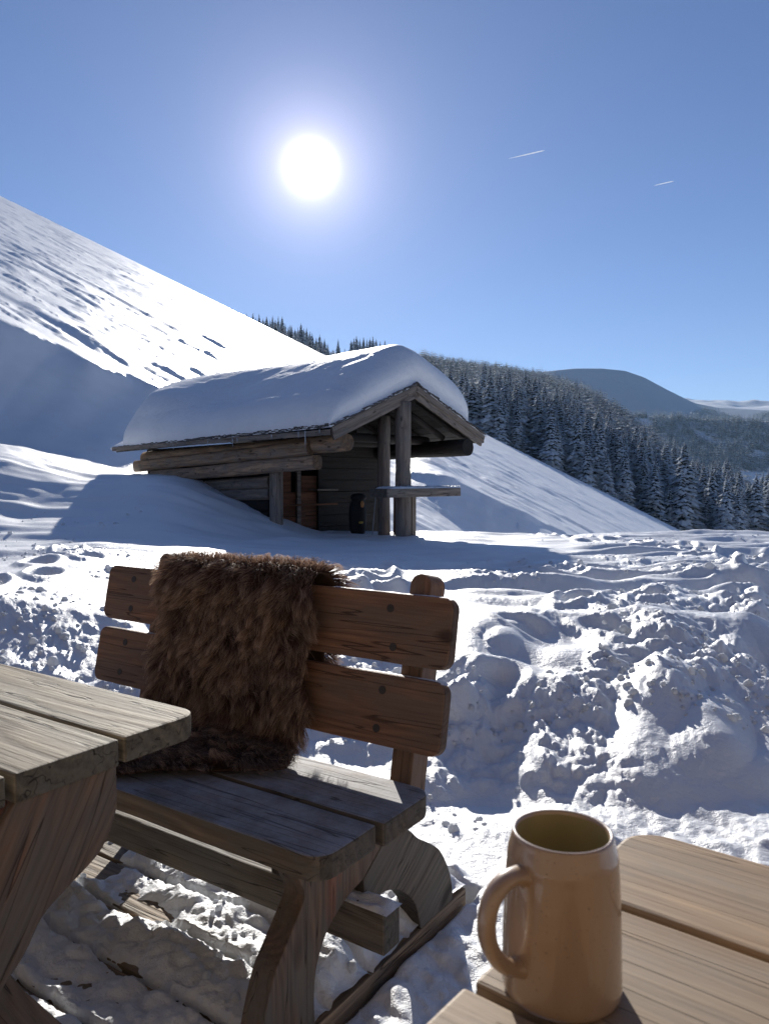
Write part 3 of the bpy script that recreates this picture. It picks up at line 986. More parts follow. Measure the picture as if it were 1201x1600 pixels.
Vb, Fb = scatter_blobs(np.stack([cs * Dv.x + cn * Nv.x, cs * Dv.y + cn * Nv.y, DECK + ch_ + cr * .2], -1), cr, 13)
tag(obj('deck_snow_crumbs', mesh_np('deck_snow_crumbs', Vb, Fb, M_crumb)), 'small snow crumbs scattered on the deck beneath the bench', kind='stuff')

# ------------------------------------------------------------------ unseen lodge wall, added behind the camera to bounce warm light
lodge = thing('unseen_lodge_wall', (0, -1.75, 0), 'unseen wooden lodge wall added behind the camera for warm bounce light', 'building')
M_lodge = wood_mat('lodge_boards', (.10, .07, .045), (.27, .205, .145), rings=20, grain=.6, bump=.003)
for k in range(20):
    plank('wall_board', frame(Vector((0, -1.75, .02 + .20 * k)), Vector((1, 0, 0)), Vector((0, 0, 1)), Vector((0, -1, 0))), -7, 6, 0, .194, .03, M_lodge, lodge)
plank('roof', frame(Vector((0, -1.3, 4.15)), Vector((1, 0, 0)), Vector((0, 1, -.3)).normalized(), Vector((0, .3, 1)).normalized()), -7.5, 6.5, -1.2, .6, .12, M_log, lodge)

# ------------------------------------------------------------------ bench
bench = thing('wooden_bench', SN(-1.5, 1.35, DECK), 'heavy wooden bench with a two-board backrest and a fur thrown over it', 'bench')
Ms = frame(SN(0, 0, .46), Dv, Nv, Zv)
plank('seat_plank', Ms, -2.22, -.905, 1.125, 1.312, .052, M_seat, bench, (.03, .05, .006, .006), .006, .0015)
plank('seat_plank', Ms, -2.22, -.895, 1.326, 1.535, .052, M_seat, bench, (.006, .006, .05, .03), .006, .0015)
LEAN = .2
c_ = 1 / math.sqrt(1 + LEAN * LEAN)
Ub = (Nv * LEAN + Zv) * c_
Nb = (-Nv + Zv * LEAN) * c_         # front normal
Mb = frame(SN(0, 1.537, .535), Dv, Ub, Nb)
boards = []
for y0, y1 in ((0, .174), (.202, .376)):
    b_ = plank('backrest_board', Mb, -2.19, -.884, y0, y1, .034, M_red, bench, (.03,) * 4, .006, .001)
    boards.append(b_)
    for s_b in (-2.055, -1.055):
        for yb_ in (y0 + .04, y1 - .04):
            me = tube_mesh('screw', [(0, 0, -.002), (0, 0, .0012)], .0105, M_iron, 12)
            obj('screw', me, b_, Mb @ Matrix.Translation((s_b + random.uniform(-.012, .012), yb_, 0)))
for s_p in (-1.965, -1.005):
    # post with a rounded head, seen from the front
    Mp = frame(SN(s_p, 1.537, .535) - Nb * .0365, Ub, Dv, Ub.cross(Dv))
    sg = 1 if Ub.cross(Dv).dot(Nb) < 0 else -1
    pts = [(-.115, -.031)] + [(.400 + .031 * math.sin(R(a)), -.031 * math.cos(R(a))) for a in range(0, 181, 15)] + [(-.115, .031)]
    obj('backrest_post', prism_mesh('backrest_post', pts, 0, .075 * sg, M_red, .005), bench, Mp)
fr_o = [(.41, 1.15), (.388, 1.154), (.347, 1.172), (.308, 1.146), (.263, 1.107), (.227, 1.078), (.155, 1.050), (.10, 1.036), (DECK, 1.03)]
fr_i = [(DECK, 1.205), (.10, 1.202), (.15, 1.204), (.192, 1.216), (.24, 1.25), (.275, 1.31), (.290, 1.372)]
front_pts = [tuple(v[:2]) for v in catmull(fr_o, 4, False)] + [tuple(v[:2]) for v in catmull(fr_i, 4, False)] + [(.336, 1.444), (.41, 1.528)]
re_t = [(.345, 1.54), (.325, 1.575), (.290, 1.615), (.262, 1.66), (.218, 1.72), (.148, 1.768), (.085, 1.79), (DECK, 1.79)]
re_b = [(DECK, 1.625), (.085, 1.615), (.13, 1.597), (.175, 1.555), (.206, 1.51), (.222, 1.46), (.222, 1.42), (.25, 1.378)]
rear_pts = [(.288, 1.376), (.336, 1.448), (.41, 1.532)] + [tuple(v[:2]) for v in catmull(re_t, 4, False)] + [tuple(v[:2]) for v in catmull(re_b, 4, False)]
for s_l in (-.985, -2.03):
    Ml = frame(SN(s_l, 0, 0), Zv, Nv, -Dv)
    me = prism_mesh('leg', [(p[0], p[1]) for p in front_pts], 0, .056, M_slab_red, .005)
    obj('leg', me, bench, Ml)
    q = Vector((0, 1, 0)); a_ = R(-60)
    # the rear foot's grain runs out along its length
    X2 = (Zv * math.cos(a_) - Nv * math.sin(a_)); Y2 = (Zv * math.sin(a_) + Nv * math.cos(a_))
    pr = [(p[0] * math.cos(a_) - p[1] * math.sin(a_), p[0] * math.sin(a_) + p[1] * math.cos(a_)) for p in rear_pts]
    obj('foot', prism_mesh('foot', pr, 0, .056, M_slab, .005), bench, frame(SN(s_l, 0, 0), X2, Y2, -Dv))
plank('stretcher', frame(SN(0, 0, .255), Dv, Nv, Zv), -2.15, -.90, 1.332, 1.395, .09, M_slab, bench, (.004,) * 4, .006)
plank('seat_batten', frame(SN(-1.05, 0, .4075), Nv, -Dv, Zv), 1.17, 1.50, -.02, .025, .04, M_slab, bench)
# a little snow on the stretcher end and on the board tops


def snow_strip(name, M, lx, ly, hgt, parent, seed, res=.008):
    gx = np.arange(-lx / 2, lx / 2 + res, res); gy = np.arange(-ly / 2, ly / 2 + res * .6, res * .6)
    GX, GY = np.meshgrid(gx, gy)
    e = np.minimum(1, np.minimum((lx / 2 - np.abs(GX)) / .02, (ly / 2 - np.abs(GY)) / .01)).clip(0, 1)
    H_ = hgt * np.sqrt(e) * (.55 + .6 * pn(GX * 25 + seed, GY * 40, seed) + .3 * pn(GX * 80, GY * 90, seed + 1)) - .0015
    V_ = np.stack([GX, GY, H_], -1).reshape(-1, 3)
    r_, c_ = GX.shape
    i0 = (np.arange(r_ - 1)[:, None] * c_ + np.arange(c_ - 1)[None, :])
    F_ = np.stack([i0, i0 + 1, i0 + c_ + 1, i0 + c_], -1).reshape(-1, 4)
    o = obj(name, mesh_np(name, V_, F_, M_snow), parent, M)
    return o


snow_strip('snow_cap', frame(SN(-.965, 1.363, .256), Dv, Nv, Zv), .13, .06, .012, bench, 3)
for y_, s_c, l_ in ((.174, -1.02, .26), (.376, -1.08, .38), (.174, -1.99, .2)):
    snow_strip('snow_cap', frame(SN(s_c, 1.537, .535) + Ub * y_ - Nb * .017, Dv, Nv, Zv), l_, .028, .0035, bench, int(y_ * 100))

# ------------------------------------------------------------------ left table
lt = thing('picnic_table', SN(-1.8, .55, DECK), 'weathered grey picnic table with thick planks in front of the bench', 'table')
Mt = frame(SN(0, 0, .75), Dv, Nv, Zv)
for n0, n1, rd in ((.825, .998, (.01, .006, .045, .01)), (.628, .812, (.004,) * 4), (.445, .615, (.004,) * 4), (.262, .432, (.004,) * 4), (.08, .25, (.01, .045, .006, .01))):
    plank('plank', Mt, -2.9, -1.088 + random.uniform(-.004, .004), n0, n1, .046, M_ltab, lt, rd, .006, .0015)
legp = [(.704, .635), (.704, .815), (.63, .815), (.595, .80), (.563, .776), (.53, .715), (.505, .675), (.46, .644), (.42, .603), (.36, .57), (.25, .50), (DECK, .44), (DECK, .24), (.2, .29), (.36, .40), (.50, .48), (.62, .56)]
lp = catmull([(a, b) for a, b in legp[2:11]], 4, False)
legpts = [legp[0], legp[1]] + [tuple(v[:2]) for v in lp] + legp[11:]
for s_l, mir, off in ((-1.098, 0, 0), (-1.098, 1, .058), (-2.75, 0, 0), (-2.75, 1, -.058)):
    a_ = R(28) if not mir else R(-28)
    pts = [(p[0], p[1] if not mir else 1.08 - p[1]) for p in legpts]
    # rotate so that the local x axis follows the leg
    pr = [(p[0] * math.cos(a_) - p[1] * -math.sin(a_), p[0] * -math.sin(a_) + p[1] * math.cos(a_)) for p in pts]
    pr = [(p[0] * math.cos(a_) + p[1] * math.sin(a_), -p[0] * math.sin(a_) + p[1] * math.cos(a_)) for p in pts]
    X2 = Zv * math.cos(a_) + Nv * math.sin(a_); Y2 = -Zv * math.sin(a_) + Nv * math.cos(a_)
    obj('leg', prism_mesh('leg', pr, 0, .056, M_slab_red, .005), lt, frame(SN(s_l - off, 0, 0), X2, Y2, -Dv))
plank('stretcher', frame(SN(0, 0, .38), Dv, Nv, Zv), -2.8, -1.16, .50, .58, .09, M_slab, lt)

# ------------------------------------------------------------------ right table
A2 = R(-38.5)
D2 = Vector((math.cos(A2), math.sin(A2), 0)); N2 = Vector((-math.sin(A2), math.cos(A2), 0))


def SN2(s, n, z): return D2 * s + N2 * n + Zv * z


rt = thing('terrace_table', SN2(.4, .55, 0), 'smooth tan wooden terrace table carrying the stoneware mug', 'table')
Mr = frame(SN2(0, 0, .75), D2, N2, Zv)
for n0, n1, rd in ((.764, .945, (.01, .01, .01, .045)), (.563, .752, (.004,) * 4), (.362, .551, (.004,) * 4), (.17, .35, (.045, .01, .01, .01))):
    plank('plank', Mr, -.348 + random.uniform(-.003, .003), 1.35, n0, n1, .042, M_rtab, rt, rd, .005, .001)
for s_l in (-.12, 1.12):
    plank('leg', frame(SN2(s_l, 0, .707), -Zv, N2, D2), 0, .70, .42, .70, .055, M_slab, rt)
    plank('foot', frame(SN2(s_l, 0, .09), N2, -D2, Zv), .25, .88, -.04, .04, .09, M_slab, rt)
plank('stretcher', frame(SN2(0, 0, .4), D2, N2, Zv), -.1, 1.1, .53, .60, .08, M_slab, rt)

# ------------------------------------------------------------------ mug
M_glaze, nt_, b_ = newmat('tan_glaze')
tc_ = node(nt_, 'ShaderNodeTexCoord')
n_a = node(nt_, 'ShaderNodeTexNoise'); n_a.inputs['Scale'].default_value = 16; n_a.inputs['Detail'].default_value = 5
mp_ = node(nt_, 'ShaderNodeMapping'); mp_.inputs['Scale'].default_value = (1, 1, .35); nt_.links.new(tc_.outputs['Object'], mp_.inputs[0]); nt_.links.new(mp_.outputs[0], n_a.inputs['Vector'])
n_s = node(nt_, 'ShaderNodeTexNoise'); n_s.inputs['Scale'].default_value = 420; n_s.inputs['Detail'].default_value = 1; nt_.links.new(tc_.outputs['Object'], n_s.inputs['Vector'])
spk = ramp(nt_, n_s.outputs[0], [(.70, (1, 1, 1)), (.76, (.45, .36, .28))])
rc = ramp(nt_, n_a.outputs[0], [(.3, (.33, .215, .13)), (.7, (.405, .275, .175))])
nt_.links.new(mix(nt_, 1.0, rc.outputs[0], spk.outputs[0], 'MULTIPLY'), b_.inputs['Base Color'])
b_.inputs['Roughness'].default_value = .38; b_.inputs['Specular IOR Level'].default_value = .5
b_.inputs['Coat Weight'].default_value = 1.0; b_.inputs['Coat Roughness'].default_value = .05
nb_ = node(nt_, 'ShaderNodeTexNoise'); nb_.inputs['Scale'].default_value = 30; nt_.links.new(tc_.outputs['Object'], nb_.inputs['Vector'])
bb = node(nt_, 'ShaderNodeBump'); bb.inputs['Distance'].default_value = .0005; nt_.links.new(nb_.outputs[0], bb.inputs['Height']); nt_.links.new(bb.outputs[0], b_.inputs['Normal'])
M_inner = plain('ochre_inner_glaze', (.40, .33, .18), .35, .5)


def lathe(name, prof, mat, n=72):
    vs = []; fs = []
    for r, z in prof:
        for j in range(n):
            a = 2 * math.pi * j / n; vs.append((r * math.cos(a), r * math.sin(a), z))
    for i in range(len(prof) - 1):
        for j in range(n):
            fs.append((i * n + j, i * n + (j + 1) % n, (i + 1) * n + (j + 1) % n, (i + 1) * n + j))
    return mesh_np(name, np.array([list(v) for v in vs]), np.array(fs), mat)


MX, MY = .153, .650
mug = thing('beer_mug', (MX, MY, .7505), 'tan glazed stoneware mug with a loop handle standing on the terrace table', 'mug')
prof = [(.0005, .001), (.040, .001), (.0475, .0), (.0502, .0018), (.0512, .006), (.0510, .012), (.0505, .03), (.0498, .06), (.0487, .09), (.0476, .108), (.0470, .112), (.0473, .1155), (.0468, .119), (.0455, .125), (.0440, .130), (.0432, .1335), (.0428, .1355), (.0420, .1371), (.0405, .1374), (.0393, .1362), (.0388, .134)]
Lm = Matrix.Translation((MX, MY, .7505))
obj('body', lathe('body', prof, M_glaze), mug, Lm)
prof = [(.0388, .134), (.0390, .128), (.0408, .118), (.0425, .10), (.0435, .06), (.0440, .02), (.041, .0095), (.030, .007), (.0005, .007)]
obj('inside', lathe('inside', prof, M_inner), mug, Lm)
hd = math.atan2(-MY, -MX) - R(44)      # towards the camera, turned to its left
hx, hy = math.cos(hd), math.sin(hd)
hp = [(.044, .110), (.056, .1125), (.068, .110), (.0785, .101), (.084, .086), (.0835, .070), (.078, .056), (.069, .044), (.058, .036), (.046, .033)]
hp = catmull([(r * hx, r * hy, z) for r, z in hp], 4, False)
nn_ = len(hp)
hr = []
for i in range(nn_):
    t = i / (nn_ - 1); e = max(0, 1 - min(t, 1 - t) / .12)
    hr.append((.0088 + .004 * e * e, .0068 + .004 * e * e))
obj('handle', tube_mesh('handle', hp, hr, M_glaze, 24, side=Vector((-hy, hx, 0))), mug, Lm)

# ------------------------------------------------------------------ fur
M_fur, nt_, b_ = newmat('brown_fleece')
at_ = node(nt_, 'ShaderNodeAttribute'); at_.attribute_name = 'along'
av_ = node(nt_, 'ShaderNodeAttribute'); av_.attribute_name = 'shade'
rc = ramp(nt_, at_.outputs['Fac'], [(0, (.075, .038, .026)), (.6, (.185, .11, .08)), (1, (.58, .42, .30))])  # pale strand tips paint in the sun's backlight
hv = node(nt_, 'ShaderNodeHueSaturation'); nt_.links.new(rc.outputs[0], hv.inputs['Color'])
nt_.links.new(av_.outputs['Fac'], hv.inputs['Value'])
nt_.links.new(hv.outputs[0], b_.inputs['Base Color']); b_.inputs['Roughness'].default_value = .6; b_.inputs['Specular IOR Level'].default_value = .25
tr_ = node(nt_, 'ShaderNodeBsdfTranslucent'); nt_.links.new(hv.outputs[0], tr_.inputs[0])
mx_ = node(nt_, 'ShaderNodeMixShader'); mx_.inputs[0].default_value = .45
nt_.links.new(b_.outputs[0], mx_.inputs[1]); nt_.links.new(tr_.outputs[0], mx_.inputs[2])
nt_.links.new(mx_.outputs[0], nt_.nodes['Material Output'].inputs['Surface'])
M_hide = plain('hide', (.06, .035, .022), .9)

fur = thing('sheepskin', SN(-1.6, 1.4, .46), 'shaggy brown sheepskin draped over the bench backrest and down onto its seat', 'fur')
path = [(1.15, .462), (1.20, .470), (1.30, .471), (1.42, .473), (1.495, .482), (1.528, .525), (1.533, .60), (1.548, .70), (1.568, .80), (1.585, .885), (1.597, .918), (1.625, .930), (1.655, .915), (1.668, .87), (1.650, .78), (1.632, .68), (1.622, .60)]
pc = catmull([(a, b, 0) for a, b in path], 6, False)
pl_ = np.array([(v[0], v[1]) for v in pc])
seg_l = np.r_[0, np.cumsum(np.hypot(*np.diff(pl_, axis=0).T))]
TL = seg_l[-1]
tt = np.linspace(0, TL, 90)
PN_ = np.interp(tt, seg_l, pl_[:, 0]); PZ_ = np.interp(tt, seg_l, pl_[:, 1])
tn = np.gradient(PN_, tt); tz = np.gradient(PZ_, tt); q_ = np.hypot(tn, tz); tn /= q_; tz /= q_
# outline across the bench
sL = np.interp(tt / TL, [0, .10, .22, .34, .5, .66, .73, .85, 1], [-1.80, -1.95, -1.98, -1.87, -1.84, -1.85, -1.88, -1.88, -1.85])
sR = np.interp(tt / TL, [0, .10, .22, .34, .5, .66, .73, .85, 1], [-1.62, -1.44, -1.26, -1.285, -1.30, -1.31, -1.285, -1.29, -1.30])
sL = sL + .012 * np.sin(tt * 31); sR = sR + .014 * np.sin(tt * 27 + 1)
nu = 48
U_ = np.linspace(0, 1, nu)
SS_ = sL[:, None] + (sR - sL)[:, None] * U_[None]
puff = .006 + .006 * np.sin(np.pi * U_)[None] + .006 * pn(SS_ * 9, tt[:, None] * 9 + 0 * SS_, 401)
nx_, nz_ = -tz, tn            # outward normal (front / top side) in (n,z)
# make sure it points away from the boards: on the seat it is up
PNs = PN_[:, None] + nx_[:, None] * puff; PZs = PZ_[:, None] + nz_[:, None] * puff
PX = SS_ * Dv.x + PNs * Nv.x; PY = SS_ * Dv.y + PNs * Nv.y
Vf = np.stack([PX, PY, PZs], -1).reshape(-1, 3)
i0 = (np.arange(89)[:, None] * nu + np.arange(nu - 1)[None, :])
Ff = np.stack([i0, i0 + 1, i0 + nu + 1, i0 + nu], -1).reshape(-1, 4)
hide = obj('hide', mesh_np('hide', Vf, Ff, M_hide), fur)
sol = hide.modifiers.new('thickness', 'SOLIDIFY'); sol.thickness = .006; sol.offset = -1
NS = 60000
r3 = np.random.default_rng(21)
ti = r3.uniform(0, 1, NS) * TL; ui = r3.uniform(-.01, 1.01, NS)
ti[:2500] = r3.uniform(.64, .78, 2500) * TL
ui[2500:5500] = np.where(r3.uniform(0, 1, 3000) < .5, r3.uniform(-.02, .04, 3000), r3.uniform(.96, 1.02, 3000))
f_ = lambda arr: np.interp(ti, tt, arr)
s_i = f_(sL) + (f_(sR) - f_(sL)) * ui
nxx, nzz = f_(nx_), f_(nz_); tnn, tzz = f_(tn), f_(tz)
root = np.stack([s_i, f_(PN_) + nxx * .010, f_(PZ_) + nzz * .010], -1)     # in (s,n,z)
Ln_ = r3.uniform(.032, .064, NS) * (1 + .45 * np.exp(-((ti / TL - .70) / .07) ** 2))
# lock direction field: fall of the wool, wandering
ang = 1.8 * pn(s_i * 7, ti * 7, 411) + 1.7 * pn(s_i * 19, ti * 19, 413) + r3.normal(0, .45, NS)
nor = np.stack([0 * nxx, nxx, nzz], -1); tan = np.stack([0 * tnn, tnn, tzz], -1); acr = np.zeros((NS, 3)); acr[:, 0] = 1
flow = np.where((f_(PZ_) > .50)[:, None] & (ti < .7 * TL)[:, None], -tan, np.where((ti > .7 * TL)[:, None], tan, -tan * .6))
side_push = np.clip((ui - .5) * 2, -1, 1) ** 5
lift = np.clip(.55 + .4 * pn(s_i * 11, ti * 11, 415), .15, 1.1)
topz = np.exp(-((ti / TL - .70) / .06) ** 2)
dirv = nor * lift[:, None] + (flow * np.cos(ang)[:, None] + acr * np.sin(ang)[:, None]) * (.8 - .35 * topz)[:, None] + acr * (side_push * .9)[:, None] + nor * (topz * .5)[:, None]
dirv += r3.normal(0, 1, (NS, 3)) * (.14 + .22 * topz)[:, None]
dirv /= np.linalg.norm(dirv, axis=1)[:, None]
# clumping
cell = .021
cx_ = np.floor(s_i / cell + .8 * pn(s_i * 23, ti * 23, 421)); cy_ = np.floor(ti / cell + .8 * pn(s_i * 23, ti * 23, 422))
hsh = hash2(cx_.astype(np.int64), cy_.astype(np.int64), 5).astype(float) / 65536
key = (cx_ * 100003 + cy_).astype(np.int64)
_, inv = np.unique(key, return_inverse=True)
cnt = np.bincount(inv)
cen_r = np.stack([np.bincount(inv, root[:, k]) / cnt for k in range(3)], -1)[inv]
cen_d = np.stack([np.bincount(inv, dirv[:, k]) / cnt for k in range(3)], -1)[inv]
cl_len = (.036 + .026 * hsh)
NSEG = 4
pts_ = []
curl = (hsh * 6.28)
for k in range(NSEG + 1):
    t = k / NSEG
    p = root + dirv * (Ln_ * t)[:, None]
    pcn = cen_r + cen_d * (cl_len * t * 1.1)[:, None]
    w = (.35 + .4 * hsh) * t ** 1.2; w = w[:, None]
    p = p * (1 - w) + pcn * w
    p[:, 2] -= .016 * t * t * (Ln_ / .05)
    wave = .006 * np.sin(t * 7 + curl) * t
    p[:, 0] += wave; p += nor * (.003 * np.cos(t * 7 + curl) * t)[:, None]
    pts_.append(p)
wd = r3.uniform(.0007, .0015, NS)
sa_ = r3.uniform(0, 6.28, NS)
sdv = acr * np.cos(sa_)[:, None] + np.cross(dirv, acr) * np.sin(sa_)[:, None]
Vs_ = []
for k in range(NSEG + 1):
    w = wd * (1 - .82 * (k / NSEG) ** 1.5)
    Vs_.append(pts_[k] - sdv * w[:, None]); Vs_.append(pts_[k] + sdv * w[:, None])
Vh = np.stack(Vs_, 1)           # NS, 10, 3
Vw = np.stack([Vh[..., 0] * Dv.x + Vh[..., 1] * Nv.x, Vh[..., 0] * Dv.y + Vh[..., 1] * Nv.y, Vh[..., 2]], -1).reshape(-1, 3)
nv = 2 * (NSEG + 1)
fb = np.array([(2 * k, 2 * k + 1, 2 * k + 3, 2 * k + 2) for k in range(NSEG)])
Fh = (fb[None] + (np.arange(NS) * nv)[:, None, None]).reshape(-1, 4)
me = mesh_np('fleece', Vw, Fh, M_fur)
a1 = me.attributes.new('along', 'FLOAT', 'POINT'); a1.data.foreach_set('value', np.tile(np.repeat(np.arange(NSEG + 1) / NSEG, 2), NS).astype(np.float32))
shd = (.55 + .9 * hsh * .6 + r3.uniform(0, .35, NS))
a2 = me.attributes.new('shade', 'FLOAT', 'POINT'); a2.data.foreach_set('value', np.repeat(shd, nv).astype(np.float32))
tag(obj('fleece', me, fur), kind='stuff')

# ------------------------------------------------------------------ hut
HO = Vector((-.835, 12.5, 0)); HU = Vector((.7071, .7071, 0)); HV = Vector((-.7071, .7071, 0))
SAG = -.02


def H(u, v, z): return HO + HU * u + HV * v + Zv * (z + SAG * max(v, 0))


hut = thing('log_shelter', H(1.97, 3.5, .1), 'small open-fronted log shelter half buried in snow, under a thick cap of roof snow', 'hut')
PITCH = .42; RID = 1.97


def roof_z(u): return 2.86 - PITCH * abs(u - RID)


HVs = (HV + Zv * SAG).normalized()
# roof decking boards seen from below, running along the ridge direction
for sgn in (-1, 1):
    nb_b = 9
    sl = (HU * sgn - Zv * PITCH).normalized()
    Ls = 1.99 * math.sqrt(1 + PITCH ** 2)
    nr_v = HVs.cross(sl).normalized()
    if nr_v.z < 0: nr_v = -nr_v
    for k in range(nb_b):
        a, b2 = Ls * k / nb_b, Ls * (k + 1) / nb_b - .012
        Mx = frame(H(RID, 0, 2.86 - .055) + sl * a, HVs, sl, HVs.cross(sl))
        tgt = M_logdark
        zz = -.0 if HVs.cross(sl).z > 0 else .03
        plank('roof_board', Mx @ Matrix.Translation((0, 0, zz)), .06, 7.62, 0, b2 - a, .028, tgt, hut)
# rake boards (two deep on each side) and eave fascia
for sgn in (-1, 1):
    sl = (HU * sgn - Zv * PITCH).normalized()
    Ls = (1.99 + (.03 if sgn < 0 else 0)) * math.sqrt(1 + PITCH ** 2)
    for (dz, wv, v0, th) in ((0, .105, -.035, .04), (.100, .115, -.005, .04)):
        up = (Zv - sl * sl.z).normalized()
        Mx = frame(H(RID, v0, 2.865) - up * dz, sl, up, sl.cross(up))
        n_front = sl.cross(up)
        flip = 0 if n_front.dot(HV) < 0 else th
        plank('rake_board', Mx @ Matrix.Translation((0, 0, flip)), .0, Ls, -wv, 0, th, M_post, hut, bevel=.006, wob=.004)
    ue = RID + sgn * 2.0
    Mx = frame(H(ue, 0, roof_z(ue) + .01), HVs, Zv, HVs.cross(Zv))
    plank('fascia', Mx, .03, 7.6, -.09, 0, .035, M_post, hut, wob=.006)


# ragged shingle rows along eave and rakes
def shingle_row(p_fn, n, along, outw, parent):
    bm = bmesh.new()
    rs = random.Random(5)
    for i in range(n):
        c = p_fn((i + .5) / n)
        wd_ = rs.uniform(.045, .075); ln = rs.uniform(.05, .10); th = rs.uniform(.012, .028); zz = rs.uniform(-.008, .02)
        m_ = bmesh.ops.create_cube(bm, size=1)['verts']
        for v in m_:
            q = v.co.copy(); v.co = c + along * (q.x * wd_ * 1.3) + outw * (q.y * ln + .01) + Zv * (q.z * th + zz)
    me = bpy.data.meshes.new('shingle_edge'); bm.to_mesh(me); bm.free(); me.materials.append(M_shingle)
    o = obj('shingle_edge', me, parent); o['kind'] = 'stuff'
    return o


shingle_row(lambda t: H(RID - 2.0, .02 + 7.6 * t, roof_z(RID - 2.0) + .035), 85, HVs, -HU, hut)
shingle_row(lambda t: H(RID - 2.0, .02 + 7.6 * t, roof_z(RID - 2.0) + .010), 80, HVs, -HU, hut)
shingle_row(lambda t: H(RID - 2.02 * t, 0.0, roof_z(RID - 2.02 * t) + .03), 34, (HU + Zv * PITCH).normalized(), -HV, hut)
shingle_row(lambda t: H(RID + 2.0 * t, 0.0, roof_z(RID + 2.0 * t) + .03), 34, (HU - Zv * PITCH).normalized(), -HV, hut)

# structure
log('plate_log', H(.44, .12, 1.80), H(.44, 7.0, 1.80), (.15, .15), M_log, hut, 18, 16, .05, seed=1)
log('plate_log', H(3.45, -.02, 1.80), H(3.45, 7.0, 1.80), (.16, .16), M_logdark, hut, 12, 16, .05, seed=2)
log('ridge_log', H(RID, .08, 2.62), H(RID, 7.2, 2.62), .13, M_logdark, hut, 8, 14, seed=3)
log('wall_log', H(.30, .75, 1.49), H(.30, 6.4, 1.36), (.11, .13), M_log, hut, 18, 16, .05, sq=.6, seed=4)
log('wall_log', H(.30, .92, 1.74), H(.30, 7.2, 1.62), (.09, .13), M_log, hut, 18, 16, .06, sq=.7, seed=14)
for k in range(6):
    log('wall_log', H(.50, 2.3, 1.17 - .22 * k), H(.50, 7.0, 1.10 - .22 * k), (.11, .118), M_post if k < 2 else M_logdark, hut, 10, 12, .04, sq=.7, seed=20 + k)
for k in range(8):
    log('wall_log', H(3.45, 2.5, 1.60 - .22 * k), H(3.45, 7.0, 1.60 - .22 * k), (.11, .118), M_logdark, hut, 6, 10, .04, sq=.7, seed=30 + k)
log('post', H(1.70, .05, -.25), H(1.70, .05, 2.55), (.138, .138), M_post, hut, 10, 16, .04, seed=5)
log('post', H(2.12, .95, -.25), H(2.12, .95, 2.4), (.12, .12), M_post, hut, 10, 14, .05, seed=6)
log('post', H(.46, 2.12, -.2), H(.46, 2.12, 1.70), (.125, .125), M_post, hut, 8, 12, .04, sq=.55, seed=7)
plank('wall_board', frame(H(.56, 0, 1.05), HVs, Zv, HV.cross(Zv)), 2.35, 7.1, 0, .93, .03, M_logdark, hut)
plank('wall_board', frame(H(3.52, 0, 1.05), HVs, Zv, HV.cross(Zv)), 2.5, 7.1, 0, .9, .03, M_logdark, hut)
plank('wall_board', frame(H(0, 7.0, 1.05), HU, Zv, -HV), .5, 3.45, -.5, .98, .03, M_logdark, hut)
# braces and rafters in the gable
for u0, z0, u1, z1 in ((.62, 1.88, 1.65, 2.28), (3.3, 1.88, 2.35, 2.30)):
    log('brace', H(u0, .5, z0 + .12), H(u1, .5, z1 + .12), .06, M_logdark, hut, 4, 8, seed=8)
for v_ in (1.1, 2.2):
    log('tie_beam', H(.4, v_, 1.98), H(3.5, v_, 1.98), .09, M_logdark, hut, 4, 10, seed=9)
for v_ in (.35, 1.4, 2.3):
    for sgn in (-1, 1):
        log('rafter', H(RID, v_, 2.74), H(RID + sgn * 1.9, v_, 2.74 - PITCH * 1.9), .045, M_logdark, hut, 3, 8, seed=10)
# back wall: horizontal boards, reddish brown low at the left, openings above
VW = 2.45


def hboard(u0, u1, z0, z1, mat, nm='wall_board', vv=VW):
    Mx = frame(H(0, vv, 0), HU, Zv, -HV)
    return plank(nm, Mx, u0, u1, z0 + .004, z1 - .004, .03, mat, hut, bevel=.004)


for k in range(5):
    hboard(.6, 1.72, -.2 + .235 * k, .035 + .235 * k, M_hutred)
for k in range(5):
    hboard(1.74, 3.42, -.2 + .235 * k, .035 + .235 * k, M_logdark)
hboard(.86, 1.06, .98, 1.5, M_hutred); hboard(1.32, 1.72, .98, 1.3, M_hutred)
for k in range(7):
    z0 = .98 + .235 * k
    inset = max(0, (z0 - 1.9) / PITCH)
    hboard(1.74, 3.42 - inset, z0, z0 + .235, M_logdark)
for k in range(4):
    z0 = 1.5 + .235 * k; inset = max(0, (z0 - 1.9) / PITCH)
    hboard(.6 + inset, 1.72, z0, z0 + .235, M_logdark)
hboard(.6, 1.73, .94, 1.62, M_black, 'opening_shade_board', VW + .5)  # black board behind the openings, painting the shade inside them
for u_, w_ in ((1.20, .09), (1.73, .08)):
    Mx = frame(H(u_, VW - .08, -.2), HU, Zv, -HV)
    plank('wall_stud', Mx, -w_ / 2, w_ / 2, 0, 1.95, .06, M_post if u_ < 1.5 else M_logdark, hut)
plank('shelf', frame(H(0, 0, .985), HU, HV, Zv), 1.45, 2.0, VW - .34, VW - .04, .03, M_post, hut)
plank('rail', frame(H(0, 0, .70), HU, HV, Zv), .62, 2.1, VW - .20, VW - .12, .035, M_hutred, hut)
# counter board at the front, dusted with snow
ct = frame(H(0, 0, 1.02), HU, HV, Zv)
plank('counter', ct, .92, 2.88, -.32, .12, .15, M_post, hut, (.03,) * 4, .01, .004)
snow_strip('counter_snow', frame(H(1.98, -.1, 1.022), HU, HV, Zv), 1.85, .40, .045, hut, 9, .03)
plank('counter_leg', frame(H(1.94, .0, 1.0), -Zv, HU, -HV), 0, 1.1, -.05, .05, .08, M_post, hut)

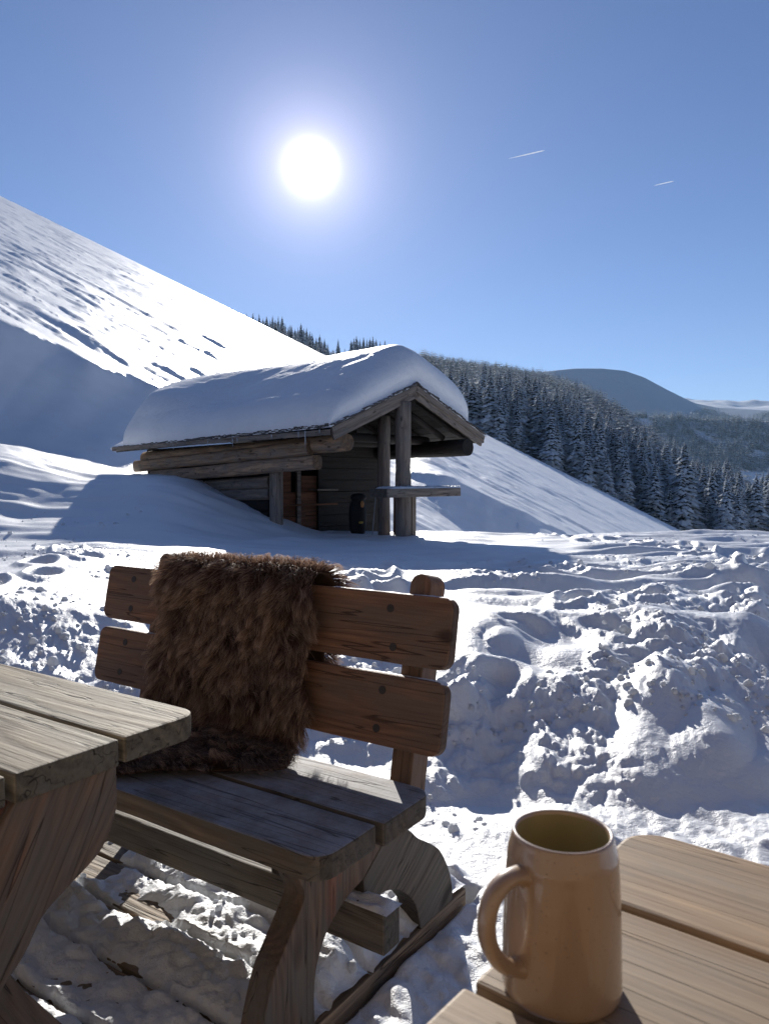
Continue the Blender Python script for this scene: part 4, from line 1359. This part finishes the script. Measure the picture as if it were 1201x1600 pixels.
# roof snow
nu_, nv_ = 130, 200
u0s, u1s, v0s, v1s = -.06, 4.02, -.02, 7.75
UU, VV = np.meshgrid(np.linspace(0, 1, nu_), np.linspace(0, 1, nv_))
# denser sampling near the borders
UU = .5 - .5 * np.cos(UU * np.pi); VV = .5 - .5 * np.cos(VV * np.pi)
Us = u0s + (u1s - u0s) * UU; Vs2 = v0s + (v1s - v0s) * VV
rz_ = 2.86 - PITCH * np.sqrt((Us - RID) ** 2 + .02) + .045


def edge_f(d, r_, p=2.4):
    t = np.clip(d / r_, 0, 1); return (1 - (1 - t) ** p) ** (1 / p)


T_ = .86 + .014 * Vs2 + .015 * pn(Us * .7, Vs2 * .7, 501)
ef = (.06 + .94 * edge_f(u1s - .55 - Us, .60, 2.8)) * edge_f(Vs2 - v0s - .04, .70, 2.7) * (.05 + .95 * edge_f(v1s - .62 * (1 - sst(.2, 1.2, Us)) - Vs2, .5, 2.6))
wb = sst(3.6, 6.6, Vs2)
left_t = .36 * edge_f(Us - u0s, .34, 2.2) + .245 * (Us - u0s) + (T_ - .86) * .4
full_t = (T_ + .05) * edge_f(Us - u0s, .75, 2.3)
Hs = ef * np.where(Us < RID, left_t * (1 - wb) + full_t * wb, T_)
# rounded over the ridge
Hs = Hs - .03 * np.exp(-((Us - RID) / .35) ** 2) * ef
Hs = Hs + ef * (.012 * fbm(Us * 3, Vs2 * 1.2, 503, 3))
# bulge of the front over the gable and of the left side
Zt = rz_ + Hs + .004 + SAG * Vs2
out_u = -.05 * np.sin(np.pi * np.clip(Hs / .6, 0, 1)) * (Us < .4); out_v = -.10 * np.sin(np.pi * np.clip(Hs / .75, 0, 1)) * (Vs2 < .6)
XT = HO.x + HU.x * (Us + out_u) + HV.x * (Vs2 + out_v); YT = HO.y + HU.y * (Us + out_u) + HV.y * (Vs2 + out_v)
Vt = np.stack([XT, YT, Zt], -1).reshape(-1, 3)
Zbm = rz_ - .03 + SAG * Vs2
Vbm = np.stack([HO.x + HU.x * Us + HV.x * Vs2, HO.y + HU.y * Us + HV.y * Vs2, Zbm], -1).reshape(-1, 3)
i0 = (np.arange(nv_ - 1)[:, None] * nu_ + np.arange(nu_ - 1)[None, :])
Ft = np.stack([i0, i0 + 1, i0 + nu_ + 1, i0 + nu_], -1).reshape(-1, 4)
nvv = nu_ * nv_
Fb2 = Ft[:, ::-1] + nvv
ring = list(range(0, nu_)) + [r_ * nu_ + nu_ - 1 for r_ in range(1, nv_)] + [(nv_ - 1) * nu_ + c for c in range(nu_ - 2, -1, -1)] + [r_ * nu_ for r_ in range(nv_ - 2, 0, -1)]
Fs_ = np.array([(ring[(k + 1) % len(ring)], ring[k], ring[k] + nvv, ring[(k + 1) % len(ring)] + nvv) for k in range(len(ring))])
obj('roof_snow', mesh_np('roof_snow', np.concatenate([Vt, Vbm]), np.concatenate([Ft, Fb2, Fs_]), M_roofsnow), hut)
# icicles
M_ice, nti, bi = newmat('ice'); bi.inputs['Base Color'].default_value = (.8, .87, .92, 1); bi.inputs['Roughness'].default_value = .15; bi.inputs['Transmission Weight'].default_value = .6; bi.inputs['IOR'].default_value = 1.31
for v_, l_ in ((.62, .30), (.80, .12), (1.55, .08), (2.6, .10), (2.75, .17), (3.6, .12), (4.9, .14), (5.0, .07), (6.3, .09), (.25, .07)):
    p = H(RID - 2.04, v_, roof_z(RID - 2.0) - .02)
    me = tube_mesh('icicle', [(0, 0, 0), (.002, 0, -l_ * .5), (0, .002, -l_)], [.011, .007, .001], M_ice, 7)
    obj('icicle', me, hut, Matrix.Translation(p))


# gear in the shelter
def blobby(name, centre, dims, mat, parent, seed, n1=12, n2=16, noise=.12, M=None):
    vs = []; fs = []
    rs = np.random.default_rng(seed)
    for i in range(n1 + 1):
        a = math.pi * i / n1
        for j in range(n2):
            b = 2 * math.pi * j / n2
            k = 1 + noise * float(pn(np.array(i * .45 + seed), np.array(math.sin(b) * 1.7 + math.cos(b) + 5), seed))
            s1 = math.copysign(abs(math.sin(a)) ** .7, math.sin(a))
            vs.append((dims[0] * s1 * math.cos(b) * k, dims[1] * s1 * math.sin(b) * k, dims[2] * math.cos(a)))
    for i in range(n1):
        for j in range(n2):
            fs.append((i * n2 + j, (i + 1) * n2 + j, (i + 1) * n2 + (j + 1) % n2, i * n2 + (j + 1) % n2))
    return obj(name, mesh_np(name, np.array(vs), np.array(fs), mat), parent, M or Matrix.Translation(centre))


M_yel = plain('yellow_cloth', (.50, .36, .08), .7); M_or = plain('tan_patch', (.45, .22, .08), .7)
pj = H(1.90, 1.45, .48)
jk = thing('backpack', H(1.90, 1.45, .1), 'tall dark rucksack with tan and yellow patches standing inside the shelter', 'bag')
Mj = frame(pj, HU, HV, Zv)
blobby('bag_body', pj, (.20, .14, .42), M_black, jk, 2, M=Mj)
blobby('lid', pj, (.17, .13, .08), M_black, jk, 3, M=Mj @ Matrix.Translation((0, -.02, .38)))
blobby('front_patch', pj, (.045, .02, .065), M_or, jk, 4, M=Mj @ Matrix.Translation((-.02, -.15, .25)))
blobby('side_strap', pj, (.06, .02, .022), M_yel, jk, 5, M=Mj @ Matrix.Translation((-.05, -.145, -.10)))
M_pole = plain('pale_pole', (.45, .46, .48), .4, .5)
sp_ = thing('ski_pole', H(1.95, 1.1, .05), 'thin pale ski pole leaning beside the dark rucksack', 'ski pole')
obj('shaft', tube_mesh('shaft', [(0, 0, 0), (.07, .12, .85)], .009, M_pole, 8), sp_, Matrix.Translation(H(1.95, 1.1, .1)))
obj('grip', tube_mesh('grip', [(.07, .12, .83), (.08, .137, .95)], [.016, .019], M_black, 8), sp_, Matrix.Translation(H(1.95, 1.1, .1)))
rd_ = blobby('round_bag', (0, 0, 0), (.16, .09, .27), M_black, None, 6, M=frame(H(2.06, .35, .36), HU, HV, Zv))
tag(rd_, 'round black bag on the snow half hidden behind the front post of the shelter', 'bag')
st = log('support_post', H(1.98, .5, -.2), H(1.98, .5, .95), (.05, .05), M_hutred, hut, 4, 8, seed=12)

# ------------------------------------------------------------------ contrails
M_con, ntc, bc = newmat('contrail_ice'); bc.inputs['Base Color'].default_value = (.9, .9, .92, 1); bc.inputs['Roughness'].default_value = 1
tr2 = node(ntc, 'ShaderNodeBsdfTranslucent'); tr2.inputs[0].default_value = (.95, .95, .97, 1)
mx2 = node(ntc, 'ShaderNodeMixShader'); mx2.inputs[0].default_value = .6
ntc.links.new(bc.outputs[0], mx2.inputs[1]); ntc.links.new(tr2.outputs[0], mx2.inputs[2]); ntc.links.new(mx2.outputs[0], ntc.nodes['Material Output'].inputs['Surface'])
th_ = math.atan((800 - 748) / 1202)


def sky_pt(px, py, dist):
    x = (px - 600.5) / 1202; y = (800 - py) / 1202
    v = Vector((x, math.cos(th_) + y * math.sin(th_), -math.sin(th_) + y * math.cos(th_))).normalized()
    return Vector((0, 0, CAMZ)) + v * dist


for (a, b2, w0, w1, lab) in (((794, 248), (851, 235), 1, 5.5, 'longer thin white contrail left of the other one'), ((1021, 290), (1052, 283), 2, 4.5, 'shorter thin white contrail high at the right')):
    p0, p1 = sky_pt(*a, 9000), sky_pt(*b2, 9000)
    k = 10
    pts = [(p1 - p0) * (i / k) for i in range(k + 1)]
    rd2 = [max(.5, (w0 + (w1 - w0) * math.sin(min(1, i / k * 1.15) * math.pi * .62)) * (1 if 0 < i < k else .2)) for i in range(k + 1)]
    o = obj('contrail', tube_mesh('contrail', pts, rd2, M_con, 8), None, Matrix.Translation(p0))
    tag(o, lab, 'contrail')

# ------------------------------------------------------------------ mountain air
M_air = bpy.data.materials.new('mountain_air'); M_air.use_nodes = True
na = M_air.node_tree; na.nodes.clear()
ma = na.nodes.new('ShaderNodeOutputMaterial'); pv = na.nodes.new('ShaderNodeVolumePrincipled')
pv.inputs['Color'].default_value = (.45, .72, 1, 1); pv.inputs['Density'].default_value = HAZE; pv.inputs['Anisotropy'].default_value = .2
na.links.new(pv.outputs[0], ma.inputs['Volume'])
bm = bmesh.new(); bmesh.ops.create_cube(bm, size=1)
for v in bm.verts: v.co = Vector((v.co.x * 20000, v.co.y * 20000, 455 + v.co.z * 1320))
me = bpy.data.meshes.new('haze'); bm.to_mesh(me); bm.free(); me.materials.append(M_air)
tag(obj('haze', me), 'thin blue mountain haze', kind='stuff')
